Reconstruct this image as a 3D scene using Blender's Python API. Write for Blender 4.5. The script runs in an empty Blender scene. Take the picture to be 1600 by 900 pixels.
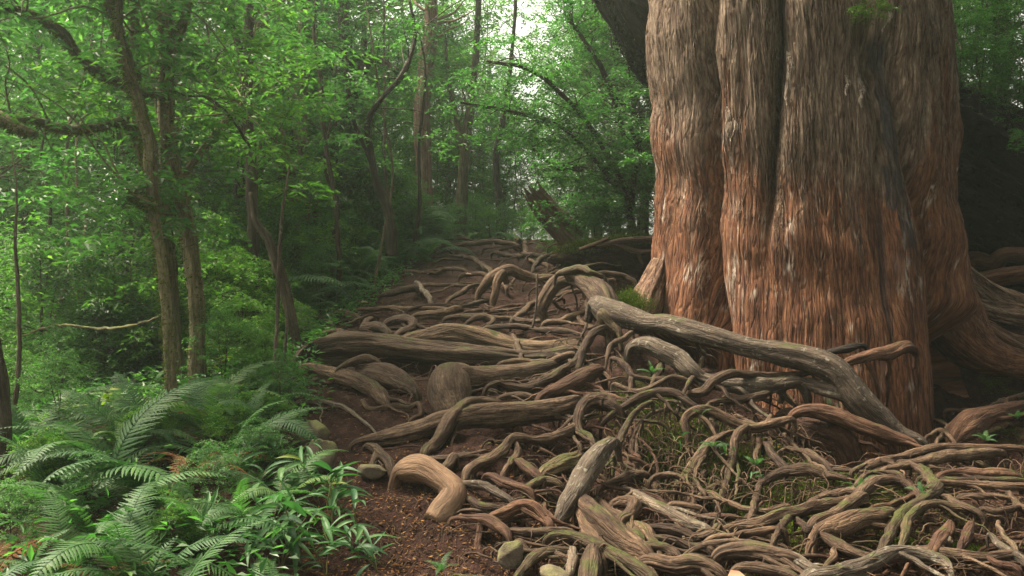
import bpy, math, random
import numpy as np
R = math.radians
scene = bpy.context.scene
col = scene.collection
rng = np.random.default_rng(7)
random.seed(7)

# ------------------------------------------------------------------ camera, sky, sun, exposure
CAM = np.array([0.0, 0.0, 1.5]); F = 1331.0
cd = bpy.data.cameras.new('camera'); cam = bpy.data.objects.new('camera', cd); col.objects.link(cam)
cam.location = CAM; cam.rotation_euler = (R(90), 0, 0)
cd.sensor_width = 36; cd.lens = 36 * F / 1600; cd.clip_start = 0.05; cd.clip_end = 2000
scene.camera = cam
SUN_EL, SUN_AZ = 60, -70          # azimuth measured from +Y (view direction) towards +X; negative = from the left
w = bpy.data.worlds.new('World'); scene.world = w; w.use_nodes = True
nt = w.node_tree; bg = nt.nodes['Background']
sky = nt.nodes.new('ShaderNodeTexSky'); sky.sky_type = 'NISHITA'; sky.sun_disc = False
sky.sun_elevation = R(SUN_EL); sky.sun_rotation = R(SUN_AZ)
sky.air_density = 1.0; sky.dust_density = 6.0; sky.ozone_density = 1.0
hs = nt.nodes.new('ShaderNodeHueSaturation'); hs.inputs['Saturation'].default_value = 0.30
nt.links.new(sky.outputs[0], hs.inputs['Color'])
wm = nt.nodes.new('ShaderNodeMix'); wm.data_type = 'RGBA'; wm.blend_type = 'MULTIPLY'; wm.inputs[0].default_value = 1.0
nt.links.new(hs.outputs[0], wm.inputs[6]); wm.inputs[7].default_value = (1.0, 0.92, 0.79, 1)
nt.links.new(wm.outputs[2], bg.inputs['Color'])
bg.inputs['Strength'].default_value = 0.115
sd = bpy.data.lights.new('sun', 'SUN'); sd.energy = 3.6; sd.angle = R(14); sd.color = (1.0, 0.88, 0.68)
sun = bpy.data.objects.new('sun', sd); col.objects.link(sun); sun.location = (-20, 10, 30)
from mathutils import Vector
_sdir = Vector((math.sin(R(SUN_AZ)) * math.cos(R(SUN_EL)), math.cos(R(SUN_AZ)) * math.cos(R(SUN_EL)), math.sin(R(SUN_EL))))
sun.rotation_euler = _sdir.to_track_quat('Z', 'Y').to_euler()
scene.view_settings.view_transform = 'Standard'
try: scene.view_settings.look = 'None'
except Exception: pass
scene.view_settings.gamma = 1.0; scene.view_settings.exposure = 2.05
scene.view_settings.use_curve_mapping = False
scene.cycles.use_denoising = True
scene.cycles.denoising_prefilter = 'ACCURATE'
scene.cycles.max_bounces = 8; scene.cycles.diffuse_bounces = 4; scene.cycles.glossy_bounces = 2
scene.cycles.transmission_bounces = 4; scene.cycles.volume_bounces = 1; scene.cycles.transparent_max_bounces = 6
scene.cycles.sample_clamp_indirect = 6.0

HAZE = 0.0024
# ------------------------------------------------------------------ numpy noise
_p = np.random.default_rng(3).permutation(256).astype(np.int64); _p = np.concatenate([_p, _p, _p])
_g = np.random.default_rng(4).normal(size=(256, 3)); _g /= np.linalg.norm(_g, axis=1)[:, None]
def pn(x, y, z):
    x, y, z = np.broadcast_arrays(np.asarray(x, float), np.asarray(y, float), np.asarray(z, float))
    xi, yi, zi = np.floor(x).astype(np.int64), np.floor(y).astype(np.int64), np.floor(z).astype(np.int64)
    xf, yf, zf = x - xi, y - yi, z - zi
    xi &= 255; yi &= 255; zi &= 255
    fd = lambda t: t * t * t * (t * (t * 6 - 15) + 10)
    u, v, w_ = fd(xf), fd(yf), fd(zf)
    def gr(a, b, c):
        h = _p[_p[_p[(xi + a) & 255] + ((yi + b) & 255)] + ((zi + c) & 255)]
        g = _g[h]
        return g[..., 0] * (xf - a) + g[..., 1] * (yf - b) + g[..., 2] * (zf - c)
    l = lambda a, b, t: a + t * (b - a)
    return 1.6 * l(l(l(gr(0,0,0), gr(1,0,0), u), l(gr(0,1,0), gr(1,1,0), u), v),
                   l(l(gr(0,0,1), gr(1,0,1), u), l(gr(0,1,1), gr(1,1,1), u), v), w_)
def fbm(x, y, z, o=3):
    s = 0; a = 1.0; t = 0
    for i in range(o):
        s = s + a * pn(x * 2**i + 7.3 * i, y * 2**i + 3.1 * i, z * 2**i + 1.7 * i); t += a; a *= .5
    return s / t
def sst(a, b, x):
    t = np.clip((x - a) / (b - a), 0, 1); return t * t * (3 - 2 * t)

# ------------------------------------------------------------------ mesh and object helpers
def mesh(name, V, Fc, mats, midx=None, attrs=None, smooth=True):
    """V (n,3); Fc list of (m,k) int arrays (k constant per array)."""
    me = bpy.data.meshes.new(name)
    V = np.asarray(V, np.float32)
    if not isinstance(Fc, (list, tuple)): Fc = [Fc]
    Fc = [np.asarray(f, np.int32) for f in Fc if len(f)]
    loops = np.concatenate([f.ravel() for f in Fc])
    tot = np.concatenate([np.full(len(f), f.shape[1], np.int32) for f in Fc])
    st = np.concatenate([[0], np.cumsum(tot)[:-1]]).astype(np.int32)
    me.vertices.add(len(V)); me.vertices.foreach_set('co', V.ravel())
    me.loops.add(len(loops)); me.loops.foreach_set('vertex_index', loops)
    me.polygons.add(len(tot)); me.polygons.foreach_set('loop_start', st)
    try: me.polygons.foreach_set('loop_total', tot)
    except Exception: pass
    me.polygons.foreach_set('use_smooth', np.full(len(tot), smooth, bool))
    if midx is not None: me.polygons.foreach_set('material_index', np.asarray(midx, np.int32))
    for k, a in (attrs or {}).items():
        a = np.asarray(a, np.float32)
        if a.ndim == 2:
            at = me.attributes.new(k, 'FLOAT_VECTOR', 'POINT'); at.data.foreach_set('vector', a.ravel())
        else:
            at = me.attributes.new(k, 'FLOAT', 'POINT'); at.data.foreach_set('value', a)
    if not isinstance(mats, (list, tuple)): mats = [mats]
    for m in mats: me.materials.append(m)
    me.update(calc_edges=True)
    return me
def tag(o, label=None, cat=None, group=None, kind=None):
    if label: o['label'] = label
    if cat: o['category'] = cat
    if group: o['group'] = group
    if kind: o['kind'] = kind
    return o
def ob(name, me, parent=None, loc=None):
    o = bpy.data.objects.new(name, me); col.objects.link(o)
    if parent is not None: o.parent = parent
    if loc is not None: o.location = loc
    return o
def empty(name, loc, rz=0):
    o = bpy.data.objects.new(name, None); col.objects.link(o); o.location = loc; o.rotation_euler = (0, 0, rz)
    o.empty_display_size = .2
    return o
def copy_tree(o, parent=None):
    c = o.copy(); col.objects.link(c); c.parent = parent
    for ch in o.children: copy_tree(ch, c)
    return c
class MB:
    """collects pieces with same attributes into one mesh"""
    def __init__(s): s.V = []; s.F = {}; s.n = 0; s.A = {}
    def add(s, V, Fc, attrs=None):
        V = np.asarray(V, float)
        if not isinstance(Fc, (list, tuple)): Fc = [Fc]
        for f in Fc:
            f = np.asarray(f, np.int64)
            if len(f): s.F.setdefault(f.shape[1], []).append(f + s.n)
        for k, a in (attrs or {}).items():
            s.A.setdefault(k, []).append((s.n, np.asarray(a, float)))
        s.V.append(V); s.n += len(V)
    def mesh(s, name, mats, smooth=True):
        V = np.concatenate(s.V); at = {}
        for k, L in s.A.items():
            a0 = L[0][1]; a = np.zeros((s.n,) + a0.shape[1:])
            for st, x in L: a[st:st + len(x)] = x
            at[k] = a
        return mesh(name, V, [np.concatenate(v) for v in s.F.values()], mats, attrs=at, smooth=smooth)

# ------------------------------------------------------------------ pixel <-> world and terrain
def ray(u, v): return np.array([(u - 800) / F, 1.0, (450 - v) / F])
def at(u, v, d): return CAM + ray(u, v) * d
def proj(p): return 800 + F * p[0] / p[1], 450 - F * (p[2] - CAM[2]) / p[1]
_ctl = []
for (u, v, d) in [(600,900,4.2),(800,900,4.2),(1000,900,4.2),(1200,900,4.15),(1400,900,4.1),(1600,900,4.1),
    (650,800,4.8),(800,800,4.8),(1000,800,4.85),(1200,800,4.8),(1400,800,4.8),(1600,800,4.8),
    (1200,740,5.5),(1400,740,5.4),(1600,740,5.4),(1330,710,6.0),(1450,705,6.1),(1600,690,6.3),(1450,700,6.9),(1600,640,7.3),
    (1060,750,5.45),(960,740,5.4),(1160,745,5.5),(1060,660,6.0),(1150,655,6.1),(980,640,6.15),(1100,605,6.6),(1000,590,6.8),
    (1000,530,7.5),(1100,560,7.2),(1230,640,6.8),(1180,600,7.0),
    (700,720,5.4),(850,720,5.4),(700,640,6.3),(850,640,6.3),(600,640,6.3),(700,560,7.6),(850,560,7.5),(560,560,7.7),
    (700,490,9.2),(850,490,9.0),(600,490,9.2),(920,470,8.8),(720,430,11.3),(850,430,10.8),(650,440,10.8),(700,395,13.5),(800,395,13.3),
    (740,374,15.6),(820,374,15.6),(660,380,15),(900,382,12.6),(990,372,11.4),(980,440,9.3),(970,400,10.4),
    (490,540,8),(470,600,7),(490,690,5.7),(600,830,4.7),(450,560,8.4),
    (330,640,6.6),(280,650,6.4),(150,680,5.6),(0,720,5.2),(300,860,3.9),(100,860,3.9),(450,860,4.3),(-100,860,4),
    (560,470,10.5),(600,420,13),(1480,690,6.4)]:
    _ctl.append(tuple(at(u, v, d)))
_ctl += [(-5,9,.2),(-8,10,-.2),(-15,12,-1.2),(-15,25,-1.5),(-6,14,.7),(-4.5,18,1.5),(-10,20,.2),(-3.5,13,1.35),(-25,15,-2.5),(-4,8,.4),(-7,6,-.2),
    (5.4,9,1.3),(6,11,1.8),(9,10,2.0),(10,14,2.6),(8,18,3.0),(2,13,2.2),(3.5,17,2.5),(4,7,.7),(6,7,.8),(2.9,9.6,1.3),(1.9,8.6,1.15),(3.9,8.6,.9),(3,7.6,.5),
    (0,20,2.35),(0,28,1.2),(-3,22,1.7),(4,28,2.2),(-6,30,0),(0,2.5,-.25),(-3,1.5,-.1),(3,1.5,-.2),(0,-4,-.5),(-6,2,-.3),(6,3,.2),(9,5,.6),(-8,-4,-.6),(8,-4,-.2),
    (0,45,-1),(25,15,3),(25,40,3),(-25,45,-3),(60,60,2),(-60,60,-4),(60,-30,1),(-60,-30,-2),(0,-40,-1),(0,80,-3)]
_C = np.array(_ctl)
def _ker(r2): return np.sqrt(r2 + 0.16)
_D = ((_C[:, None, :2] - _C[None, :, :2]) ** 2).sum(-1)
_A = np.zeros((len(_C) + 3, len(_C) + 3)); _A[:len(_C), :len(_C)] = _ker(_D) - np.eye(len(_C)) * 0.08
_P = np.c_[np.ones(len(_C)), _C[:, :2]]; _A[:len(_C), len(_C):] = _P; _A[len(_C):, :len(_C)] = _P.T
_W = np.linalg.solve(_A, np.r_[_C[:, 2], 0, 0, 0])
def hs_(x, y):
    x = np.asarray(x, float); y = np.asarray(y, float); sh = x.shape
    X = np.clip(x.ravel(), -80, 80); Y = np.clip(y.ravel(), -50, 100)
    out = np.empty(len(X))
    for i in range(0, len(X), 40000):
        a = X[i:i+40000]; b = Y[i:i+40000]
        d2 = (a[:, None] - _C[None, :, 0]) ** 2 + (b[:, None] - _C[None, :, 1]) ** 2
        out[i:i+40000] = _ker(d2) @ _W[:-3] + _W[-3] + a * _W[-2] + b * _W[-1]
    return out.reshape(sh)
def hit(u, v, lift=0.0):
    r = ray(u, v); t = np.linspace(2.2, 40, 1500)
    P = CAM[None] + t[:, None] * r[None]
    dd = P[:, 2] - hs_(P[:, 0], P[:, 1]) - lift
    i = np.argmax(dd <= 0)
    if dd[i] > 0: i = 600
    if i == 0: return P[0]
    k = dd[i-1] / (dd[i-1] - dd[i] + 1e-9)
    return P[i-1] + (P[i] - P[i-1]) * k
_PITS = [(900,492,8.1,.35,.30,.35),(865,485,8.4,.35,.2,.25),(800,455,9.5,.25,.4,.25),(560,578,7.75,.22,.35,.12),(650,580,7.6,.22,.4,.12),(760,583,7.4,.22,.4,.12),(860,662,5.95,.2,.22,.12),(790,668,6.0,.15,.25,.1),
    (1050,705,5.95,.45,.24,.22),(1000,700,5.9,.25,.12,.15),(1185,640,6.7,.45,.42,.2),(1290,700,6.45,.3,.3,.2),(1370,700,6.5,.3,.3,.2),(1490,620,7.9,.6,.5,.45),(1570,610,8.3,.6,.5,.5),(1440,640,7.6,.5,.35,.4),(1580,690,6.4,.25,.3,.2),
    (1050,560,7.1,.22,.3,.12),(1130,580,7.0,.3,.3,.12),(820,830,4.72,.2,.12,.08),(1330,845,4.75,.2,.2,.1),(1450,820,4.8,.2,.2,.1),(1540,830,4.75,.22,.2,.12),(1240,825,4.8,.12,.2,.1),(930,690,5.9,.15,.15,.12),(835,700,5.6,.15,.15,.1),(1010,395,10.2,.5,.5,.4),(970,425,9.8,.35,.35,.3),(730,722,5.4,.08,.2,.08),(900,640,6.2,.12,.2,.1),(980,830,4.6,.08,.3,.08),(1480,770,5.1,.14,.4,.1),(1560,780,5.0,.14,.4,.1)]
_PW = [(*at(u, v, d)[:2], dp, wx_, wy_) for u, v, d, dp, wx_, wy_ in _PITS]
def pit(x, y):
    s = 0
    for px_, py_, dp, wx_, wy_ in _PW: s = s + dp * np.exp(-((x - px_) / wx_) ** 2 - ((y - py_) / wy_) ** 2)
    return np.minimum(pit0(x, y) + s, .75)
def pit0(x, y):
    """how far the soil lies under the level the roots run on"""
    a = 0.025 + 0.14 * sst(-0.5, 0.6, x - 0.1) * sst(3.0, 4.2, y) + 0.05 * sst(6.5, 7.5, y)
    return a * (1 - sst(14, 17, y)) * (1 - sst(2.0, 3.5, -x)) 
def ground_z(x, y):
    n = fbm(x * 1.1, y * 1.1, 0.3, 3) * .05 + fbm(x * 4.5, y * 4.5, 2.1, 3) * .05 + np.abs(fbm(x * 13, y * 13, 5.2, 2)) * .035
    return hs_(x, y) - pit(x, y) + n * (0.6 + 0.6 * sst(3, 4, y))

# ------------------------------------------------------------------ materials
def newmat(name, rough=.85, spec=.25):
    m = bpy.data.materials.new(name); m.use_nodes = True
    b = m.node_tree.nodes['Principled BSDF']; b.inputs['Roughness'].default_value = rough
    b.inputs['Specular IOR Level'].default_value = spec
    return m, m.node_tree, b
def ramp(nt, fac, stops, interp='LINEAR'):
    n = nt.nodes.new('ShaderNodeValToRGB'); cr = n.color_ramp; cr.interpolation = interp
    while len(cr.elements) > 1: cr.elements.remove(cr.elements[-1])
    cr.elements[0].position = stops[0][0]; cr.elements[0].color = (*stops[0][1], 1)
    for p_, c in stops[1:]:
        e = cr.elements.new(p_); e.color = (*c, 1)
    nt.links.new(fac, n.inputs[0]); return n.outputs[0]
def noise(nt, vec, scale, detail=4, rough=.6, dist=0):
    n = nt.nodes.new('ShaderNodeTexNoise'); n.inputs['Scale'].default_value = scale; n.inputs['Detail'].default_value = detail
    n.inputs['Roughness'].default_value = rough; n.inputs['Distortion'].default_value = dist
    if vec is not None: nt.links.new(vec, n.inputs['Vector'])
    return n.outputs['Fac']
def attr(nt, name, out='Vector'):
    n = nt.nodes.new('ShaderNodeAttribute'); n.attribute_name = name; return n.outputs[out]
def mix(nt, fac, a, b, mode='MIX'):
    n = nt.nodes.new('ShaderNodeMix'); n.data_type = 'RGBA'; n.blend_type = mode
    for s, x in ((0, fac), (6, a), (7, b)):
        if isinstance(x, (int, float)): n.inputs[s].default_value = x
        elif isinstance(x, tuple): n.inputs[s].default_value = (*x, 1)
        else: nt.links.new(x, n.inputs[s])
    return n.outputs[2]
def mth(nt, op, a, b=None, clamp=False):
    n = nt.nodes.new('ShaderNodeMath'); n.operation = op; n.use_clamp = clamp
    for i, x in enumerate((a, b)):
        if x is None: continue
        if isinstance(x, (int, float)): n.inputs[i].default_value = x
        else: nt.links.new(x, n.inputs[i])
    return n.outputs[0]
def mapr(nt, x, a, b, c=0, d=1):
    n = nt.nodes.new('ShaderNodeMapRange'); nt.links.new(x, n.inputs[0])
    for i, q in zip((1, 2, 3, 4), (a, b, c, d)): n.inputs[i].default_value = q
    return n.outputs[0]
def bump(nt, b, h, strength=.6, dist=.01, prev=None):
    n = nt.nodes.new('ShaderNodeBump'); n.inputs['Strength'].default_value = strength; n.inputs['Distance'].default_value = dist
    nt.links.new(h, n.inputs['Height'])
    if prev is not None: nt.links.new(prev, n.inputs['Normal'])
    nt.links.new(n.outputs[0], b.inputs['Normal']); return n.outputs[0]
def upness(nt):
    g = nt.nodes.new('ShaderNodeNewGeometry'); s = nt.nodes.new('ShaderNodeSeparateXYZ'); nt.links.new(g.outputs['Normal'], s.inputs[0])
    return s.outputs['Z'], g.outputs['Position']
def objrand(nt): return nt.nodes.new('ShaderNodeObjectInfo').outputs['Random']

def wood_mat(name, dark, mid, light, mossy=0.0, fib=60, mosscol=((.022,.026,.006),(.062,.068,.016)), bs=.7, lichen=0.0):
    m, nt, b = newmat(name, .82, .22)
    g = attr(nt, 'grain')
    n1 = noise(nt, g, fib, 6, .65, .3); n2 = noise(nt, g, fib * .16, 4, .6, .5)
    up, pos = upness(nt)
    n3 = noise(nt, pos, 3.5, 4, .6); n4 = noise(nt, pos, 40, 5, .7)
    f = mth(nt, 'ADD', mth(nt, 'MULTIPLY', n1, .55), mth(nt, 'MULTIPLY', n2, .45))
    c = ramp(nt, f, [(.36, dark), (.5, mid), (.63, light)])
    rn = objrand(nt)
    c = mix(nt, mth(nt, 'MULTIPLY', mapr(nt, n3, .35, .65), .55), c, mix(nt, 1.0, c, (.62,.52,.46), 'MULTIPLY'))
    c = mix(nt, 1.0, c, ramp(nt, rn, [(0,(.55,.48,.45)), (.5,(.92,.88,.85)), (1,(1.2,1.1,1.0))]), 'MULTIPLY')
    c = mix(nt, mth(nt, 'MULTIPLY', mapr(nt, n4, .5, .68), .55), c, dark)
    c = mix(nt, mth(nt, 'MULTIPLY', mapr(nt, noise(nt, pos, 11, 6, .75), .52, .7), .55), c, (dark[0]*1.3, dark[1]*1.1, dark[2]))
    if lichen:
        c = mix(nt, mth(nt, 'MULTIPLY', mapr(nt, noise(nt, pos, 22, 4, .7), .58, .68), lichen), c, (.34,.33,.26))
    if mossy:
        mm = mth(nt, 'ADD', mapr(nt, up, -.1, .9), mth(nt, 'MULTIPLY', mth(nt, 'SUBTRACT', noise(nt, pos, 5, 5, .7), .5), 3.2))
        mk = mapr(nt, mm, 1.25 - mossy * .9, 1.6 - mossy * .9)
        mk = mth(nt, 'MULTIPLY', mk, .9, True)
        c = mix(nt, mk, c, ramp(nt, n4, [(.35, mosscol[0]), (.7, mosscol[1])]))
    nt.links.new(c, b.inputs['Base Color'])
    vo = nt.nodes.new('ShaderNodeTexVoronoi'); vo.feature = 'DISTANCE_TO_EDGE'; vo.inputs['Scale'].default_value = fib * .7; nt.links.new(g, vo.inputs['Vector'])
    crk = mapr(nt, vo.outputs['Distance'], 0, .12)
    h = mth(nt, 'ADD', mth(nt, 'ADD', mth(nt, 'MULTIPLY', n1, .7), mth(nt, 'MULTIPLY', n4, .6)), mth(nt, 'MULTIPLY', crk, .25))
    bump(nt, b, h, min(1, bs * 1.3), .018)
    return m
def leaf_mat(name, c1, c2, c3, trans=.35, rough=.5, gloss=.3, var=.25):
    m, nt, b = newmat(name, rough, gloss)
    up, pos = upness(nt)
    rn = objrand(nt)
    lv = attr(nt, 'leaf', 'Fac')
    c = ramp(nt, lv, [(0, c1), (.55, c2), (.93, c3), (1.0, tuple(x * 1.2 for x in c3))])
    n = noise(nt, pos, 1.3, 3, .6)
    c = mix(nt, 1.0, c, ramp(nt, n, [(.3, (.75,.8,.75)), (.7, (1.2,1.15,1.0))]), 'MULTIPLY')
    c = mix(nt, 1.0, c, ramp(nt, rn, [(0, (1-var, 1-var*.8, 1-var*.6)), (1, (1+var, 1+var*.8, 1))]), 'MULTIPLY')
    nt.links.new(c, b.inputs['Base Color'])
    tr = nt.nodes.new('ShaderNodeBsdfTranslucent'); nt.links.new(mix(nt, 1.0, c, (1.1, 1.6, .75), 'MULTIPLY'), tr.inputs['Color'])
    ms = nt.nodes.new('ShaderNodeMixShader'); ms.inputs[0].default_value = trans
    nt.links.new(b.outputs[0], ms.inputs[1]); nt.links.new(tr.outputs[0], ms.inputs[2])
    nt.links.new(ms.outputs[0], nt.nodes['Material Output'].inputs['Surface'])
    return m
M = {}
M['root'] = wood_mat('root_bark', (.014,.008,.006), (.070,.046,.031), (.160,.116,.079), .2)
M['root_grey'] = wood_mat('grey_root_bark', (.026,.02,.016), (.098,.080,.063), (.205,.175,.138), .2, lichen=.45)
M['root_moss'] = wood_mat('mossy_root_bark', (.02,.014,.009), (.068,.050,.031), (.14,.11,.066), .55)
M['root_brown'] = wood_mat('brown_root_bark', (.022,.010,.007), (.072,.038,.024), (.14,.083,.052), .12, fib=45)
M['root_pale'] = wood_mat('worn_root_wood', (.09,.06,.04), (.20,.14,.093), (.36,.25,.165), .0, fib=45, bs=.4)
M['log'] = wood_mat('weathered_log', (.022,.014,.010), (.078,.055,.036), (.165,.123,.082), .25, fib=40, bs=.9)
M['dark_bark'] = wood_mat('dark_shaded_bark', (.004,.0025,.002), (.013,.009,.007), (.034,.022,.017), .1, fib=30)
M['tree_bark'] = wood_mat('mossy_tree_bark', (.022,.017,.012), (.065,.052,.036), (.14,.12,.085), .45, fib=45)
M['tree_moss'] = wood_mat('heavily_mossy_bark', (.04,.036,.022), (.13,.12,.07), (.26,.24,.14), .85, fib=45, mosscol=((.05,.06,.014),(.13,.145,.035)))
M['red_bark'] = wood_mat('reddish_conifer_bark', (.07,.038,.03), (.2,.13,.105), (.36,.27,.225), .1, fib=30)
M['moss_tuft'] = leaf_mat('moss', (.022,.036,.006), (.055,.078,.012), (.11,.14,.024), .3, .8, .1)
M['dead_moss'] = leaf_mat('brown_moss', (.010,.007,.004), (.024,.018,.010), (.05,.042,.02), .15, .9, .05)
M['leaf_a'] = leaf_mat('glossy_evergreen_leaf', (.03,.082,.028), (.056,.135,.044), (.11,.20,.065), .52, .42, .4)
M['leaf_b'] = leaf_mat('bright_broad_leaf', (.042,.105,.024), (.08,.165,.036), (.16,.24,.055), .52, .5, .25)
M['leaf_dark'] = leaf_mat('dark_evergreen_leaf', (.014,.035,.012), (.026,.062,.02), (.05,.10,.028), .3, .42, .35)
M['needle'] = leaf_mat('cedar_spray', (.02,.05,.014), (.045,.085,.022), (.10,.13,.03), .3, .6, .2)
M['leaf_yel'] = leaf_mat('yellow_green_leaf', (.10,.15,.02), (.18,.22,.03), (.30,.28,.05), .5, .5, .3)
M['fern'] = leaf_mat('fern_frond', (.022,.065,.025), (.042,.10,.036), (.08,.145,.05), .35, .55, .22, .2)
M['fern_pale'] = leaf_mat('pale_fern_frond', (.05,.11,.035), (.09,.16,.05), (.15,.22,.08), .35, .5, .3)
M['fern_dead'] = leaf_mat('dead_fern_frond', (.07,.03,.015), (.13,.06,.028), (.2,.11,.05), .25, .8, .1)
M['broad'] = leaf_mat('lanceolate_leaf', (.026,.08,.034), (.046,.115,.048), (.09,.16,.07), .32, .5, .25)
M['stem'], _nt, _b = newmat('green_stem', .6); _b.inputs['Base Color'].default_value = (.09,.085,.03,1)

def soil_mat():
    m, nt, b = newmat('dark_reddish_soil', .95, .12)
    up, pos = upness(nt)
    n1 = noise(nt, pos, 9, 6, .7); n2 = noise(nt, pos, 70, 6, .75); n3 = noise(nt, pos, 1.2, 3, .5)
    c = ramp(nt, n1, [(.3, (.012,.005,.0045)), (.55, (.036,.017,.013)), (.75, (.07,.037,.028))])
    c = mix(nt, mapr(nt, n2, .58, .75), c, (.10,.062,.042))
    sx = nt.nodes.new('ShaderNodeSeparateXYZ'); nt.links.new(pos, sx.inputs[0])
    # forest litter away from the trodden path
    far = mapr(nt, sx.outputs['X'], -1.9, -3.4)
    lit = ramp(nt, n2, [(.3, (.03,.025,.012)), (.5, (.07,.055,.025)), (.7, (.05,.075,.02))])
    c = mix(nt, mth(nt, 'MULTIPLY', far, .85), c, lit)
    mo = mapr(nt, mth(nt, 'ADD', n3, mth(nt, 'MULTIPLY', n1, .5)), .86, 1.0)
    mo = mth(nt, 'MULTIPLY', mo, mapr(nt, sx.outputs['X'], .2, 1.2))
    c = mix(nt, mo, c, ramp(nt, n2, [(.35, (.02,.03,.006)), (.65, (.06,.08,.014))]))
    nt.links.new(c, b.inputs['Base Color'])
    v = nt.nodes.new('ShaderNodeTexVoronoi'); v.inputs['Scale'].default_value = 55; nt.links.new(pos, v.inputs['Vector'])
    bump(nt, b, mth(nt, 'ADD', n2, mth(nt, 'MULTIPLY', v.outputs['Distance'], .6)), .9, .025)
    return m
M['soil'] = soil_mat()
def rock_mat():
    m, nt, b = newmat('weathered_stone', .85, .25)
    up, pos = upness(nt)
    n1 = noise(nt, pos, 14, 6, .7); n2 = noise(nt, pos, 90, 4, .7)
    c = ramp(nt, n1, [(.3, (.05,.036,.026)), (.55, (.11,.085,.06)), (.75, (.19,.16,.12))])
    c = mix(nt, mth(nt, 'MULTIPLY', mapr(nt, mth(nt, 'ADD', noise(nt, pos, 7, 4), mth(nt, 'MULTIPLY', up, .25)), .6, .85), .8), c, (.12,.13,.04))
    nt.links.new(c, b.inputs['Base Color']); bump(nt, b, mth(nt, 'ADD', n1, n2), .6, .015)
    return m
M['rock'] = rock_mat()
# ------------------------------------------------------------------ ground: one sheet to the horizon
def axis(lo, hi, step, far_lo, far_hi):
    a = list(np.arange(lo, hi, step)); s = step
    x = a[-1]
    while x < far_hi: s *= 1.09; x += s; a.append(x)
    x = lo; s = step; pre = []
    while x > far_lo: s *= 1.09; x -= s; pre.append(x)
    return np.array(pre[::-1] + a)
gx = axis(-2.6, 4.6, .024, -85, 85); gy = axis(3.2, 9.5, .024, -22, 105)
GX, GY = np.meshgrid(gx, gy)
GZ = ground_z(GX, GY)
nx, ny = len(gx), len(gy)
idx = np.arange(nx * ny).reshape(ny, nx)
Q = np.stack([idx[:-1, :-1], idx[:-1, 1:], idx[1:, 1:], idx[1:, :-1]], -1).reshape(-1, 4)
g = ob('ground', mesh('ground', np.stack([GX, GY, GZ], -1).reshape(-1, 3), Q, M['soil'])); tag(g, 'dark reddish soil slope rising to the crest of the path', 'ground', kind='structure')

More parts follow.
